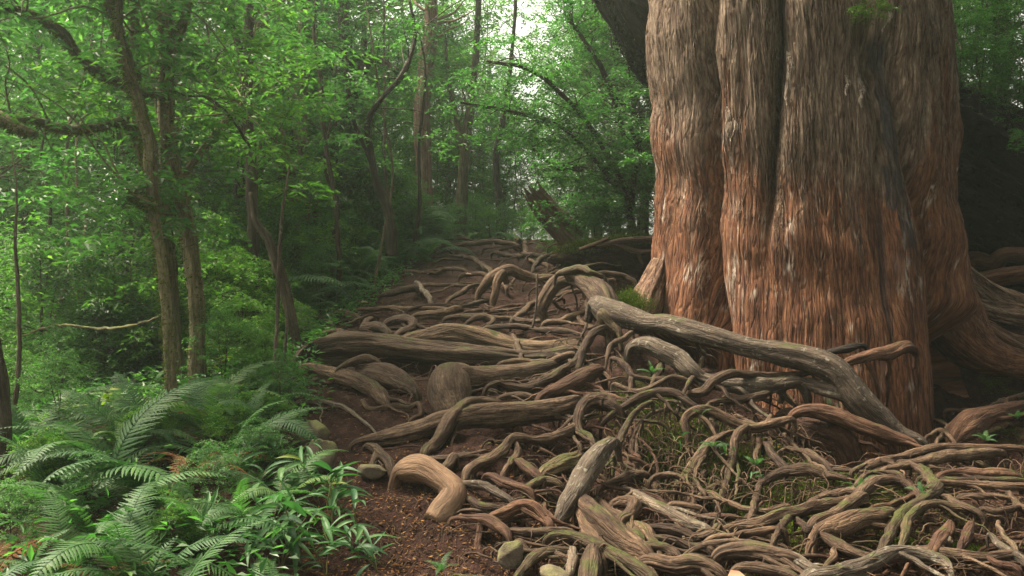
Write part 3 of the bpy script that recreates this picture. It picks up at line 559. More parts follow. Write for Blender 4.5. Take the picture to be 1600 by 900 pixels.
# ---- smaller traced roots, labelled by region and order
U_, C_, Rr, Mm, Bb = ('*thin root on the upper path below the crest', '*slender root between the long grooved root and the arches',
    '*thin root in the right foreground tangle', '*thin root over the mossy mound', '*thin root along the bottom centre')
for reg, mat, md, br in [
    (U_, 'root', 1.0, [(595,462,3),(620,457,6),(652,452,5)]), (U_, 'root_grey', 2.0, [(651,441,3),(662,455,4),(673,471,4)]),
    (U_, 'root', 1.2, [(655,447,3),(700,446,3),(737,448,2)]), (U_, 'root', 1.2, [(633,424,2),(680,427,3),(700,419,3),(727,424,3)]),
    (U_, 'root', 1.2, [(680,402,2),(715,400,3),(735,404,4),(752,412,4),(766,425,4)]), (U_, 'root', 1.2, [(560,485,3),(610,482,4),(660,482,4),(705,486,3)]),
    (U_, 'root', 1.0, [(690,385,2),(730,382,4),(770,378,4),(810,384,3)]), (U_, 'root', 1.2, [(770,395,3),(800,400,4),(830,398,4),(850,404,3)]),
    (U_, 'root', 1.2, [(720,432,3),(745,428,4),(770,436,4),(790,448,3)]), (U_, 'root', 1.5, [(820,378,3),(822,395,4),(835,410,3),(855,414,3)]),
    (U_, 'root', 1.5, [(832,425,3),(845,405,4),(870,395,3),(880,385,2)]),(U_, 'root', 1.1, [(700,470,3),(720,458,4),(745,445,3),(770,452,3)]),
    (C_, 'root', .8, [(504,496,4),(530,490,6),(562,497,4)]), (C_, 'root', .8, [(648,496,5),(690,490,8),(718,484,5)]),
    (C_, 'root', 1.2, [(580,498,5),(569,512,7),(590,510,7),(607,521,5)]), (C_, 'root', 1.2, [(605,506,6),(625,500,8),(642,503,7),(641,515,7),(620,523,5)]),
    (C_, 'root', 1.0, [(473,534,4),(500,525,6),(532,519,6)]), (C_, 'root', 1.0, [(700,497,3),(740,495,5),(790,497,5),(830,503,4),(870,500,3)]),
    (C_, 'root', 1.2, [(750,515,3),(790,510,5),(830,514,5),(870,516,5),(910,522,3)]), (C_, 'root', 1.4, [(800,500,4),(815,490,5),(830,475,5),(845,470,3)]),
    (C_, 'root', 1.2, [(730,507,3),(748,496,5),(770,500,4),(760,515,3)]), (C_, 'root', 1.2, [(850,505,4),(875,502,6),(905,492,6),(925,485,4)]),
    (C_, 'root', 1.2, [(902,495,3),(912,508,4),(925,512,4),(940,505,3)]), (C_, 'root', 2.0, [(800,524,3),(808,536,4),(813,552,4),(814,560,3)]),
    (C_, 'root', 1.1, [(470,505,3),(495,500,6),(520,508,4)]), (C_, 'root', 1.1, [(640,484,3),(680,478,4),(720,480,4),(760,470,3)]),
    (C_, 'root', 1.1, [(870,555,3),(900,568,5),(925,572,5),(950,590,3)]), (C_, 'root', 1.2, [(775,625,3),(800,618,5),(830,622,5),(850,628,3)]),
    (C_, 'root_grey', 1.1, [(460,632,3),(490,628,4),(530,634,4),(560,652,3),(585,672,2)]), (C_, 'root', 1.2, [(567,627,3),(575,640,4),(610,635,4),(640,637,4),(655,630,4),(658,648,5),(642,655,3)]),
    (Mm, 'root', 2.0, [(1000,664,2),(1020,645,3),(1045,640,2)]), (Mm, 'root', 2.0, [(1110,655,3),(1122,675,4),(1130,700,3)]),
    (Mm, 'root', 2.0, [(1150,650,3),(1175,662,4),(1195,680,4),(1205,700,3)]), (Mm, 'root', 2.0, [(1195,693,4),(1210,715,6),(1226,735,5)]),
    (Mm, 'root', 2.0, [(1190,745,3),(1183,770,5),(1180,790,6),(1172,812,4)]), (Mm, 'root', 2.0, [(1225,680,3),(1245,700,3),(1265,720,3),(1290,735,3)]),
    (Mm, 'root', 2.0, [(1230,700,3),(1265,712,4),(1300,735,3)]), (Mm, 'root', 2.0, [(1205,650,4),(1195,665,5),(1185,690,4),(1180,720,3)]),
    (Mm, 'root_moss', 2.0, [(1150,705,2),(1153,740,3),(1150,770,2)]), (Mm, 'root', 2.0, [(960,600,3),(990,612,4),(1020,606,5),(1050,590,4),(1080,600,3)]),
    (Mm, 'root', 2.0, [(1060,640,3),(1075,600,4),(1090,580,4),(1098,560,3)]), (Mm, 'root', 2.0, [(1020,600,3),(1028,580,6),(1035,560,5)]),
    (Mm, 'root', 1.5, [(870,640,3),(900,655,4),(935,648,3)]), (Mm, 'root', 1.8, [(1100,770,3),(1085,745,3),(1100,715,4),(1112,700,3)]),
    (Rr, 'root', 1.5, [(1475,775,4),(1500,790,7),(1532,804,5)]), (Rr, 'root_brown', 1.2, [(1498,862,5),(1508,842,8),(1516,822,6)]),
    (Rr, 'root', 1.5, [(1560,815,3),(1570,840,5),(1586,862,4)]), (Rr, 'root', 1.2, [(1425,862,6),(1500,868,9),(1540,870,7),(1595,866,5)]),
    (Rr, 'root', 2.0, [(1203,857,4),(1215,835,6),(1226,815,6),(1242,803,4)]), (Rr, 'root', 2.0, [(1245,812,3),(1266,830,6),(1276,818,4)]),
    (Rr, 'root', 2.0, [(1276,822,5),(1268,845,6),(1262,858,4)]), (Rr, 'root', 1.8, [(1288,890,3),(1300,870,6),(1303,858,4)]),
    (Rr, 'root', 1.0, [(1260,790,5),(1300,775,9),(1340,768,6)]), (Rr, 'root', 1.2, [(1290,815,4),(1320,780,4),(1350,745,4)]),
    (Rr, 'root', 1.6, [(1335,735,4),(1370,722,6),(1400,728,4)]), (Rr, 'root', 1.6, [(1405,722,4),(1430,728,5),(1448,745,5),(1452,758,3)]),
    (Rr, 'root_brown', 1.2, [(1360,795,4),(1400,785,5),(1432,772,4)]), (Rr, 'root', 1.4, [(1480,640,3),(1520,642,4),(1560,630,4),(1605,615,3)]),
    (Rr, 'root_moss', 1.4, [(1440,745,3),(1480,752,5),(1530,750,5),(1600,752,4)]), (Rr, 'root', 1.4, [(1535,795,4),(1560,800,6),(1605,795,5)]),
    (Rr, 'root', 1.4, [(1500,778,4),(1540,776,6),(1575,782,4)]), (Rr, 'root', 1.4, [(1575,770,4),(1590,790,6),(1610,800,5)]),
    (Rr, 'root_brown', 1.4, [(1540,872,4),(1560,880,6),(1590,890,5)]), (Rr, 'root', 1.4, [(1350,742,3),(1385,738,4),(1410,745,4)]),
    (Rr, 'root', 2.2, [(1465,690,3),(1480,665,3),(1462,655,2)]), (Rr, 'root', 2.2, [(1440,692,3),(1452,680,3),(1470,672,4),(1490,690,3)]),
    (Bb, 'root', 1.2, [(1020,842,5),(1050,845,7),(1080,855,7),(1112,862,6)]), (Bb, 'root', 1.2, [(1148,890,6),(1200,890,9),(1245,903,7)]),
    (Bb, 'root', 1.2, [(1103,850,4),(1140,838,6),(1180,832,6),(1220,830,6)]), (Bb, 'root', 1.4, [(955,790,6),(975,784,9),(992,789,11),(986,802,9),(970,817,8)]),
    (Bb, 'root', 1.0, [(793,831,4),(830,833,7),(870,829,7),(897,832,4)]), (Bb, 'root_grey', .8, [(892,862,8),(892,880,9),(891,895,7)]),
    (Bb, 'root', 1.2, [(1110,770,4),(1150,790,5),(1190,800,6),(1230,790,4)]), (Bb, 'root', 1.2, [(1000,860,5),(1020,852,8),(1045,858,8),(1062,872,6)]),
    (Bb, 'root', 1.2, [(1030,800,4),(1060,790,5),(1100,795,4)]), (Bb, 'root', 1.3, [(720,775,4),(755,790,6),(790,800,4)]),
    (Bb, 'root_brown', 1.2, [(760,745,5),(790,755,8),(830,770,6)]), (Bb, 'root_brown', 1.2, [(808,720,5),(825,735,9),(845,752,6)]),
    (Bb, 'root', 1.2, [(800,860,4),(812,848,6),(826,868,6),(835,880,4)]), (Bb, 'root', 1.3, [(1070,870,4),(1110,850,6),(1160,848,6),(1200,855,4)]),
    ]:
    R_(mat, reg, br, mode=md, name='thin_root')

# ---- untraced roots of the tangle: random walks over the slope
def walk(p, ang, length, r0, layer, wob=.35, step=.07):
    P = []; rr = []; n = max(4, int(length / step)); w_ = 0; ph = rng.uniform(0, 50)
    x, y = p[0], p[1]
    for i in range(n):
        t = i / (n - 1)
        z = float(hs_(x, y)) + layer + r0 * .8 + .05 * float(pn(ph + i * .22, 1.5, 3)) - .06 * (abs(2*t-1) ** 4)
        P.append((x, y, z)); rr.append(r0 * (1 - .6 * t) * (.85 + .3 * rng.random()))
        a = ang + wob * 2.2 * float(pn(ph, i * .17, 8.1)) + wob * .8 * float(pn(ph, i * .6, 2.1))
        x += step * math.cos(a); y += step * math.sin(a)
    return np.array(P), np.array(rr)
def scatter_roots(n, box, ang, rlen, rr, mat, reg, layers, wob=.5, flip=True):
    for i in range(n):
        u, v = rng.uniform(box[0], box[2]), rng.uniform(box[1], box[3])
        p = hit(u, v); a = rng.normal(ang[0], ang[1]) + (math.pi if flip and rng.random() < .5 else 0)
        L = rng.uniform(*rlen); r0 = rr[0] + (rr[1] - rr[0]) * rng.random() ** 2.2 * 1.15
        p = p - np.array([math.cos(a), math.sin(a), 0]) * L * .5
        P, r = walk(p, a, L, r0, rng.uniform(*layers), wob)
        P, r = bury(P, r)
        mb = MB(); mb.add(*tube(P, r, seg=12 if r0 > .02 else 8, step=.025, rough=.26, ridge=.22, seed=nseed(), wig=1.3))
        if rng.random() < .5:
            k = rng.integers(2, max(3, len(P) - 3)); a2 = a + rng.choice([-1, 1]) * rng.uniform(.4, 1.0)
            P2, r2 = walk(P[k] , a2, L * .5, r0 * .55, rng.uniform(*layers), wob)
            P2[0] = P[k]; P2, r2 = bury(P2, r2, False, True); mb.add(*tube(P2, r2, seg=8, step=.025, rough=.2, ridge=.12, seed=nseed(), wig=1.3))
        m_ = mat if isinstance(mat, str) else mat[rng.integers(len(mat))]
        o = ob('thin_root', mb.mesh('root', M[m_]))
        AUTO.append((o, reg, float(proj(P[len(P)//2])[0]))); tag(o, None, 'root', reg)
scatter_roots(34, (1130,775,1640,905), (0,.5), (.3,1.3), (.004,.020), ['root','root_brown','root_moss','root_brown'], 'tangled root in the right foreground', (-.11,.0))
scatter_roots(22, (1330,700,1640,775), (0,.45), (.4,1.4), (.004,.019), ['root','root_moss','root_brown'], 'tangled root right of the trunk foot', (-.09,.01))
scatter_roots(36, (760,780,1130,905), (0,.6), (.3,1.0), (.004,.018), ['root','root','root_moss','root_brown'], 'tangled root at centre foreground', (-.05,.02))
scatter_roots(20, (760,650,960,780), (0,.6), (.3,1.0), (.008,.02), ['root','root_brown'], 'tangled root between the club-shaped root and the soil bank', (-.03,.01))
scatter_roots(34, (950,530,1250,740), (.3,.9), (.2,.9), (.003,.013), ['root','root_moss','root_brown'], 'tangled root on the mossy mound', (-.04,.05))
scatter_roots(34, (500,475,930,530), (0,.45), (.4,1.6), (.006,.024), ['root','root','root_brown'], 'tangled root behind the long grooved root', (-.03,.03))
scatter_roots(24, (640,385,930,470), (.1,.6), (.4,1.7), (.007,.028), ['root','root','root_brown'], 'tangled root on the path near the crest', (-.03,.03))
scatter_roots(16, (680,374,900,396), (.1,.6), (.4,1.5), (.01,.035), ['root','root_brown'], 'tangled root along the crest line of the path', (-.02,.05))
scatter_roots(18, (760,560,960,650), (.1,.5), (.3,1.1), (.008,.022), ['root','root_brown'], 'tangled root between the knee-shaped root and the mound', (-.03,.03))
scatter_roots(12, (470,600,660,760), (-.2,.6), (.2,.6), (.005,.011), ['root','root_brown'], 'tangled root in the soil left of the knee-shaped root', (-.01,.01))

scatter_roots(26, (1640,700,2100,905), (0,.5), (.5,1.6), (.006,.026), ['root','root_brown'], 'tangled root past the right edge of the foreground', (-.08,.02))
# ---- hair-fine rootlets in the bare soil bank: nobody could count them
mb = MB()
for i in range(420):
    if i < 170: u, v = rng.uniform(560, 800), rng.uniform(755, 900)
    elif i < 260: u, v = rng.uniform(940, 1260), rng.uniform(640, 780)
    else: u, v = rng.uniform(800, 1600), rng.uniform(700, 900)
    p = hit(u, v); p[2] += .0
    a = rng.uniform(0, 2*math.pi); n = 5; L = rng.uniform(.04, .16); P = []
    for k in range(n):
        x, y = p[0] + math.cos(a) * L * k / n, p[1] + math.sin(a) * L * k / n - .01 * k
        P.append((x, y, float(ground_z(x, y)) + .012 * math.sin(k / (n-1) * math.pi) + .004)); a += rng.normal(0, .5)
    mb.add(*tube(P, np.linspace(.0028, .001, n), seg=4, step=.03, rough=0, ridge=0, seed=nseed(), cap=False))
for i in range(620):
    if i < 230: u, v, ang, L = rng.uniform(940, 1270), rng.uniform(625, 770), rng.normal(-1.2, .5), rng.uniform(.1, .35)
    elif i < 480: u, v, ang, L = rng.uniform(780, 1640), rng.uniform(700, 905), rng.normal(0, .6), rng.uniform(.15, .5)
    else: u, v, ang, L = rng.uniform(500, 960), rng.uniform(420, 620), rng.normal(0, .5), rng.uniform(.15, .6)
    p = hit(u, v); P, r = walk(p, ang, L, rng.uniform(.0022, .0055), rng.uniform(-.02, .05), .8, L / 7)
    P[:, 2] -= np.r_[.05, np.zeros(len(P) - 2), .06]
    mb.add(*tube(P, r, seg=5, step=.03, rough=.1, ridge=0, seed=nseed(), cap=False, wig=1.5))
o = ob('rootlets', mb.mesh('rootlets', M['root'])); tag(o, 'hair-fine rootlets sticking out of the bare soil', 'rootlets', kind='stuff')
for px in ([(703,818,1.4,4.7),(692,826,1.2,4.68),(690,842,1.0,4.66)], [(704,820,1.3,4.7),(706,845,1.1,4.66),(707,876,.9,4.62)], [(716,822,1.3,4.7),(713,845,1.2,4.66),(718,885,.8,4.6)]):
    P, r = root_pts(px); mb = MB(); mb.add(*tube(P, r, seg=6, step=.02, seed=nseed())); o = ob('thin_root', mb.mesh('root', M['root']))
    AUTO.append((o, 'hair-thin root dangling over the bare soil bank', px[0][0] + .1 * px[1][0])); tag(o, None, 'root', 'hair-thin roots dangling over the bare soil bank')

# ------------------------------------------------------------------ stones
def rock(u, v, w_, h_, label, dz=.0, rot=0, flat=1., seed=1):
    import mathutils
    p = hit(u, v + h_ * .4); s = p[1] / F
    n = 26; th = np.linspace(0, np.pi, n)[:, None]; ph = np.arange(2*n)[None] / (2*n) * 2*np.pi
    X = np.stack([np.sin(th)*np.cos(ph), np.sin(th)*np.sin(ph), np.cos(th)+0*ph], -1).reshape(-1, 3)
    k = 1 + .35 * fbm(X[:,0]*1.1+seed*3.3, X[:,1]*1.1, X[:,2]*1.1+seed, 3)
    for q in range(7):      # facets
        nrm = np.random.default_rng(seed*13+q).normal(size=3); nrm /= np.linalg.norm(nrm)
        d = X @ nrm; k = np.where(k*d > .72, np.minimum(k, .72/np.maximum(d, .1)), k)
    V = X * k[:, None] * np.array([w_*s/2, w_*s/2.4, h_*s/2*flat])
    c, sn = math.cos(rot), math.sin(rot); V = V @ np.array([[c,0,sn],[0,1,0],[-sn,0,c]]).T
    i = np.arange(n-1)[:, None]*2*n; j = np.arange(2*n)[None]
    Qd = np.stack([i+j, i+2*n+j, i+2*n+(j+1)%(2*n), i+(j+1)%(2*n)], -1).reshape(-1, 4)
    p = hit(u, v + h_*.3); o = ob('stone', mesh('stone', V, Qd, M['rock']), loc=at(u, v, p[1]))
    tag(o, label, 'stone', 'stones between the roots'); return o
rock(488,678,60,46,'rounded tan stone at the left edge of the path',seed=2)
rock(502,712,64,52,'flat-faced greenish stone below the rounded tan stone',rot=.5,seed=3)
rock(797,866,46,52,'pale angular stone at the bottom beside the soil bank',rot=-.4,seed=4)
rock(866,897,60,26,'pale flat stone slab at the bottom edge',rot=.2,seed=5)
rock(582,735,50,24,'small dark stone left of the thick bent root',seed=8)
rock(1475,845,30,20,'reddish stone among the roots at lower right',seed=11)

# ------------------------------------------------------------------ giant cedar
cx, cy = (1247 - 800) / F * 8.6, 8.6
TH0 = math.atan2(-cy, -cx)          # direction from the trunk to the camera
def zv(v): return 1.5 + (450 - v) / F * 7.2
nth = 1100
a_ = np.linspace(0, 2*np.pi, nth, endpoint=False)
a_ = a_ - .38 * np.sin(a_) * 1.0     # denser columns on the side that the path sees
zz = np.concatenate([np.arange(-.5, 4.35, .0085), np.linspace(4.36, 15, 90)])
TH, ZZ = np.meshgrid(a_, zz)         # TH=0 faces the camera; positive towards picture right
VV = 450 - (ZZ - 1.5) * F / 7.2
sn = np.sin(((TH + np.pi) % (2*np.pi)) - np.pi)
thw = ((TH + np.pi) % (2*np.pi)) - np.pi
def itp(v, tab): t = np.array(tab, float); return np.interp(v, t[:, 0], t[:, 1])
HW = itp(VV, [(-900,165),(0,226),(120,223),(250,222),(350,229),(430,238),(500,246),(560,256),(640,262),(760,270)]) / F * 8.45
CX = itp(VV, [(-900,1215),(0,1239),(250,1248),(400,1252),(500,1254),(760,1256)])
rad = HW.copy()
warp = .03 * fbm(ZZ * 1.0, TH * 1.2, 3.3, 3)
def crev(utab, dtab, wtab, p=1.1):
    uc = itp(VV, utab); s_ = np.clip((uc - CX) / 226, -.97, .97); tc = np.arcsin(s_)
    d = thw - tc - warp * 1.2
    return itp(VV, dtab) * np.exp(-(np.abs(d) / itp(VV, wtab)) ** p)
crv = crev([(-400,1105),(0,1112),(100,1111),(250,1118),(350,1123),(430,1131),(520,1146),(640,1150)], [(-600,.2),(0,.42),(250,.42),(350,.38),(430,.40),(520,.46),(640,.5)], [(0,.085),(250,.07),(400,.065),(520,.09),(640,.12)])
crv += crev([(-400,1225),(0,1222),(100,1222),(200,1216),(300,1211),(370,1212)], [(-500,.2),(0,.34),(200,.34),(300,.24),(370,.08),(430,0)], [(0,.042),(400,.035)])
crv += crev([(-100,1340),(40,1345),(100,1352),(200,1358),(300,1350),(400,1352),(560,1356)], [(-200,0),(20,.16),(90,.28),(160,.2),(250,.11),(420,.06),(600,.05)], [(0,.12),(100,.11),(250,.06),(560,.035)])
crv += crev([(60,1372),(150,1384),(250,1396),(310,1412),(400,1426),(450,1432),(530,1440),(640,1442)], [(40,0),(150,.12),(250,.2),(310,.34),(400,.38),(470,.4),(540,.5),(700,.6)], [(100,.06),(300,.075),(450,.1),(540,.17),(640,.2)])
crv += crev([(100,1062),(400,1058),(520,1022)], [(100,0),(250,.03),(400,.05),(520,.2)], [(100,.08),(520,.09)])
crv += crev([(-100,1432),(100,1440),(300,1452)], [(-200,.06),(100,.05),(300,.02),(400,0)], [(0,.06),(300,.05)])
for tc_, d_, w_ in ((2.0,.3,.12),(2.7,.35,.1),(-2.6,.3,.12),(-1.9,.25,.1),(3.1,.2,.1)):
    crv += d_ * np.exp(-(np.abs(((TH - tc_ + np.pi) % (2*np.pi)) - np.pi - warp) / w_))
# swellings, horizontal folds at v~90-130, buttress flare
und = .07 * fbm(np.cos(TH)*1.6, np.sin(TH)*1.6, ZZ * .55, 3) + .035 * fbm(np.cos(TH)*4, np.sin(TH)*4, ZZ*1.4, 3)
fold = .025 * np.sin(ZZ * 7 + 2*fbm(np.cos(TH)*2, np.sin(TH)*2, ZZ, 2)) * sst(0.2, .5, fbm(np.cos(TH)*2+9, np.sin(TH)*2, ZZ*.8, 2) + .25)
flare = .35 * np.exp(-np.clip(ZZ + .2, 0, 9) / .45) * (.3 + .7 * (1 - np.cos(thw)))/1.2
wx = TH * 1.4 + warp * 2 + .06 * fbm(TH*3, ZZ*1.1, 7.7, 3)
fz = ZZ
amp = .82 - .42 * sst(200, 440, VV)
# shaggy strips: long ridges with overlapping tips
c1, s1 = np.cos(TH + warp * .7), np.sin(TH + warp * .7)
f1 = pn(c1 * 34, s1 * 34, fz * 1.0); f2 = pn(c1 * 80 + 3, s1 * 80, fz * 2.0 + 4); f3 = pn(c1 * 160, s1 * 160, fz * 6)
f4 = pn(c1 * 16 + 8, s1 * 16, fz * .8)
ridge = (1 - np.abs(f1) * 1.6) * .014 + (1 - np.abs(f2) * 1.5) * .011 + f3 * .005 + f4 * .022
f5 = pn(c1 * 22 + 4, s1 * 22, fz * .9 + 3); ridge = ridge - .03 * sst(.12, .0, np.abs(f5)) * sst(-.2, .3, f4) + .006 * pn(c1 * 11, s1 * 11, fz * 5)
step_ = np.modf(fz * 3.1 + 3 * pn(c1 * 26 + 5, s1 * 26, fz * .7) + 100)[0]      # saw-tooth: strips lift at their lower end
ridge = ridge + (1 - step_) ** 3 * .012 * sst(-.1, .35, pn(c1 * 30 + 1, s1 * 30, fz * 1.1 + 9))
rad = rad - sst(1408, 1432, CX + 226 * np.sin(thw)) * (np.cos(thw) > -.3) * sst(470, 600, VV) * .75 - sst(1150, 1110, CX + 226 * np.sin(thw)) * (np.cos(thw) > -.3) * sst(520, 570, VV) * .35
rad = rad - crv + und + fold + flare + ridge * amp * 1.0
camdir = TH0
X = (CX - 800) / F * 8.6 + 0 * TH + rad * np.cos(camdir + TH); Y = cy + rad * np.sin(camdir + TH)
nz = len(zz); idx = np.arange(nz * nth).reshape(nz, nth); i2 = np.roll(idx, -1, axis=1)
Qd = np.stack([idx[:-1], i2[:-1], i2[1:], idx[1:]], -1).reshape(-1, 4)
UU = CX + 226 * np.sin(thw)
blotv = fbm(c1*22, s1*22, ZZ*.8, 3)
blot = fbm(c1*5, s1*5, ZZ*1.2, 4); blot2 = fbm(c1*9+4, s1*9, ZZ*2.2, 4)
vthr = np.interp(UU, [1005,1040,1070,1100,1140,1165,1200,1240,1300,1350,1400,1440,1490], [150,170,230,190,120,150,230,280,340,380,280,110,120])
blotv = fbm(c1*22, s1*22, ZZ*.8, 3)
red = sst(-.55, .55, (VV - vthr) / 130 + blot * 1.5 + blotv * 1.6)
red = np.maximum(red, sst(.3,.9, 1 - np.abs(UU - 1140) / 26 + blot2) * sst(150, 200, VV))
red = np.maximum(red, sst(.5, 1.1, 1 - np.abs(UU-1050)/40 + blot2) * sst(230, 290, VV))
sc_u = itp(VV, [(0,1360),(60,1362),(120,1358),(200,1366),(300,1380),(420,1395)])
stain = sst(.35, .75, 1 - np.abs(UU - sc_u + 10*blot2*2) / itp(VV, [(-20,8),(60,22),(130,26),(220,22),(320,16),(420,8)]) + blot2*1.0 + blotv*.5) * sst(20, 70, VV) * (1 - sst(380, 430, VV))
st2 = sst(.3, .8, 1 - np.abs(UU - 1352 + 8*blot2) / 9 + blot2*.6) * sst(300, 340, VV) * (1 - sst(520, 560, VV))
stain = np.maximum(stain, st2 * .8)
pale = sst(.2, .55, blot2 + .25 * pn(c1*40, s1*40, ZZ*9)) * red
pale = np.maximum(pale, sst(.55, 1., 1 - np.abs(UU-1165)/34 + f1*.7) * sst(280,320,VV) * (1-sst(470,530,VV)) * sst(.0,.25, f2 + blot))
mossw = sst(.2, .7, 1 - (UU - 1003) / 30 + blot) * sst(330, 420, VV) * sst(-1.7, -1.2, -np.abs(thw + 1.25))
crevd = np.clip(crv / .2, 0, 1)
base = np.array([0, 0, 0.])
grain = np.stack([c1 * 1.42, s1 * 1.42, ZZ * .13], -1).reshape(-1, 3)
def trunk_mat():
    m, nt, b = newmat('giant_cedar_bark', .88, .18)
    g = attr(nt, 'grain'); up, pos = upness(nt)
    n1 = noise(nt, g, 62, 7, .68, .4); n2 = noise(nt, g, 14, 5, .6, .6); n5 = noise(nt, pos, 60, 5, .7)
    f = mth(nt, 'ADD', mth(nt, 'MULTIPLY', n1, .6), mth(nt, 'MULTIPLY', n2, .4))
    gray = ramp(nt, f, [(.36, (.022,.013,.010)), (.45, (.09,.054,.038)), (.55, (.20,.142,.102)), (.67, (.37,.29,.215))])
    redc = ramp(nt, f, [(.36, (.022,.009,.007)), (.46, (.085,.030,.016)), (.56, (.205,.078,.034)), (.68, (.34,.185,.10))])
    ra = attr(nt, 'red', 'Fac'); c = mix(nt, mth(nt, 'MULTIPLY', ra, .85), gray, redc)
    c = mix(nt, mth(nt, 'MULTIPLY', attr(nt, 'pale', 'Fac'), mapr(nt, n1, .46, .56)), c, (.42,.36,.30))
    c = mix(nt, mth(nt, 'MULTIPLY', mth(nt, 'MULTIPLY', attr(nt, 'stain', 'Fac'), mapr(nt, n2, .35, .55, .45, 1)), .85), c, ramp(nt, f, [(.4, (.008,.008,.010)), (.62, (.05,.048,.058))]))
    c = mix(nt, mth(nt, 'MULTIPLY', attr(nt, 'lilac', 'Fac'), .55), c, (.20,.165,.17))
    c = mix(nt, mth(nt, 'MULTIPLY', attr(nt, 'mossy', 'Fac'), mapr(nt, n5, .35, .55)), c, ramp(nt, n5, [(.4, (.05,.055,.01)), (.65, (.11,.12,.025))]))
    nt.links.new(c, b.inputs['Base Color'])
    vo = nt.nodes.new('ShaderNodeTexVoronoi'); vo.feature = 'DISTANCE_TO_EDGE'; vo.inputs['Scale'].default_value = 26; nt.links.new(g, vo.inputs['Vector'])
    crk = mapr(nt, vo.outputs['Distance'], 0, .10)
    bump(nt, b, mth(nt, 'ADD', mth(nt, 'ADD', n1, mth(nt, 'MULTIPLY', n5, .35)), mth(nt, 'MULTIPLY', crk, .5)), 1.0, .03)
    return m
M['trunk'] = trunk_mat()
cedar = empty('giant_cedar', (cx, cy, .3)); tag(cedar, 'giant red-brown cedar trunk with fluted shaggy bark', 'tree')
V = np.stack([X - cx, Y - cy, ZZ - .3], -1).reshape(-1, 3)
lil = sst(.25, .6, blot + .15) * sst(280, 420, VV) * sst(.0, .3, fbm(c1*3+2, s1*3, ZZ*.8+5, 3))
tr = ob('trunk', mesh('cedar_trunk', V, Qd, M['trunk'], attrs={'grain': grain, 'red': red.ravel(), 'stain': stain.ravel(), 'pale': pale.ravel(), 'mossy': mossw.ravel(), 'lilac': lil.ravel()}), cedar)
tr['label'] = 'fluted trunk, grey fibrous bark above and orange-red below'
# strips of loose bark hanging on the trunk
def on_trunk(u, v, off=.012):
    """point on the trunk surface seen at pixel u,v"""
    ti = np.argmin(np.abs(((a_ - math.asin(np.clip((u - 1247) / 226, -.98, .98)) + np.pi) % (2*np.pi)) - np.pi)); zi = np.argmin(np.abs(zz - zv(v)))
    nrm = np.array([math.cos(camdir + a_[ti]), math.sin(camdir + a_[ti]), 0]); p = np.array([X[zi, ti], Y[zi, ti], ZZ[zi, ti]])
    return p + nrm * off, nrm
mb = MB()
for i in range(1500):
    u = 1015 + 445 * rng.random(); v = rng.uniform(-10, 330 if rng.random() < .8 else 560)
    if rng.random() < .3: u = rng.normal(1115, 7) if rng.random() < .5 else rng.normal(1216, 6)
    L = rng.uniform(.06, .30); w_ = rng.uniform(.0015, .0055)
    if 1330 < u < 1400 and v > 20: continue
    P = []; lean = rng.normal(0, .10)
    for k in range(4):
        p, nrm = on_trunk(u + lean * k * L / 3 * 160, v + k * L / 3 * F / 7.2, .006 + (k / 3) ** 2 * rng.uniform(.002, .016))
        P.append(p)
    P = np.array(P); sd = np.cross([0, 0, 1], nrm)
    ww = np.array([.6, 1, .8, .1]) * w_
    VV_ = np.stack([P - sd * ww[:, None], P + nrm * w_ * .5, P + sd * ww[:, None]], 1).reshape(-1, 3)
    Fq = [[3*k+j, 3*k+j+1, 3*k+j+4, 3*k+j+3] for k in range(3) for j in range(2)]
    gr = VV_ * [1, 1, .13]
    mb.add(VV_ - [cx, cy, .3], np.array(Fq), {'grain': gr, 'red': np.full(len(VV_), .5 if v > 200 and rng.random() < .5 else 0.)})
o = ob('loose_bark', mb.mesh('bark_strips', M['trunk']), cedar); o['kind'] = 'stuff'; o['label'] = 'grey-brown strips of shaggy bark peeling off the trunk'
# ragged hanging slabs of bark
for (u, v, L, wpx) in ((1238,70,95,9),(1330,120,50,8),(1312,118,34,6),(1152,170,55,9),(1150,150,70,8),(1162,175,45,6),(1475,10,45,6),(1372,10,40,6)):
    mbk = MB(); P = []; 
    for k in range(7):
        p, nrm = on_trunk(min(u, 1462) + 4*math.sin(k*.9), v + k/6*L, .012 + .035*(k/6)**1.3); P.append(p)
    P = np.array(P); sd = np.cross([0,0,1], nrm); ww = np.array([.5,.9,1,.9,.75,.5,.12]) * wpx / F * 7.2 * .7
    cols = np.linspace(-1, 1, 7); VV_ = np.stack([P + sd*(ww*c_)[:, None] + nrm*(.014*(1-c_*c_) + .004*np.sin(c_*9))  for c_ in cols], 1).reshape(-1, 3)
    Fq = [[7*k+j, 7*k+j+1, 7*k+j+8, 7*k+j+7] for k in range(6) for j in range(6)]
    mbk.add(VV_ - [cx, cy, .3], np.array(Fq), {'grain': VV_*[1,1,.13], 'pale': np.full(len(VV_), .6)})
    ob('bark_slab', mbk.mesh('bark_slab', M['trunk']), cedar)
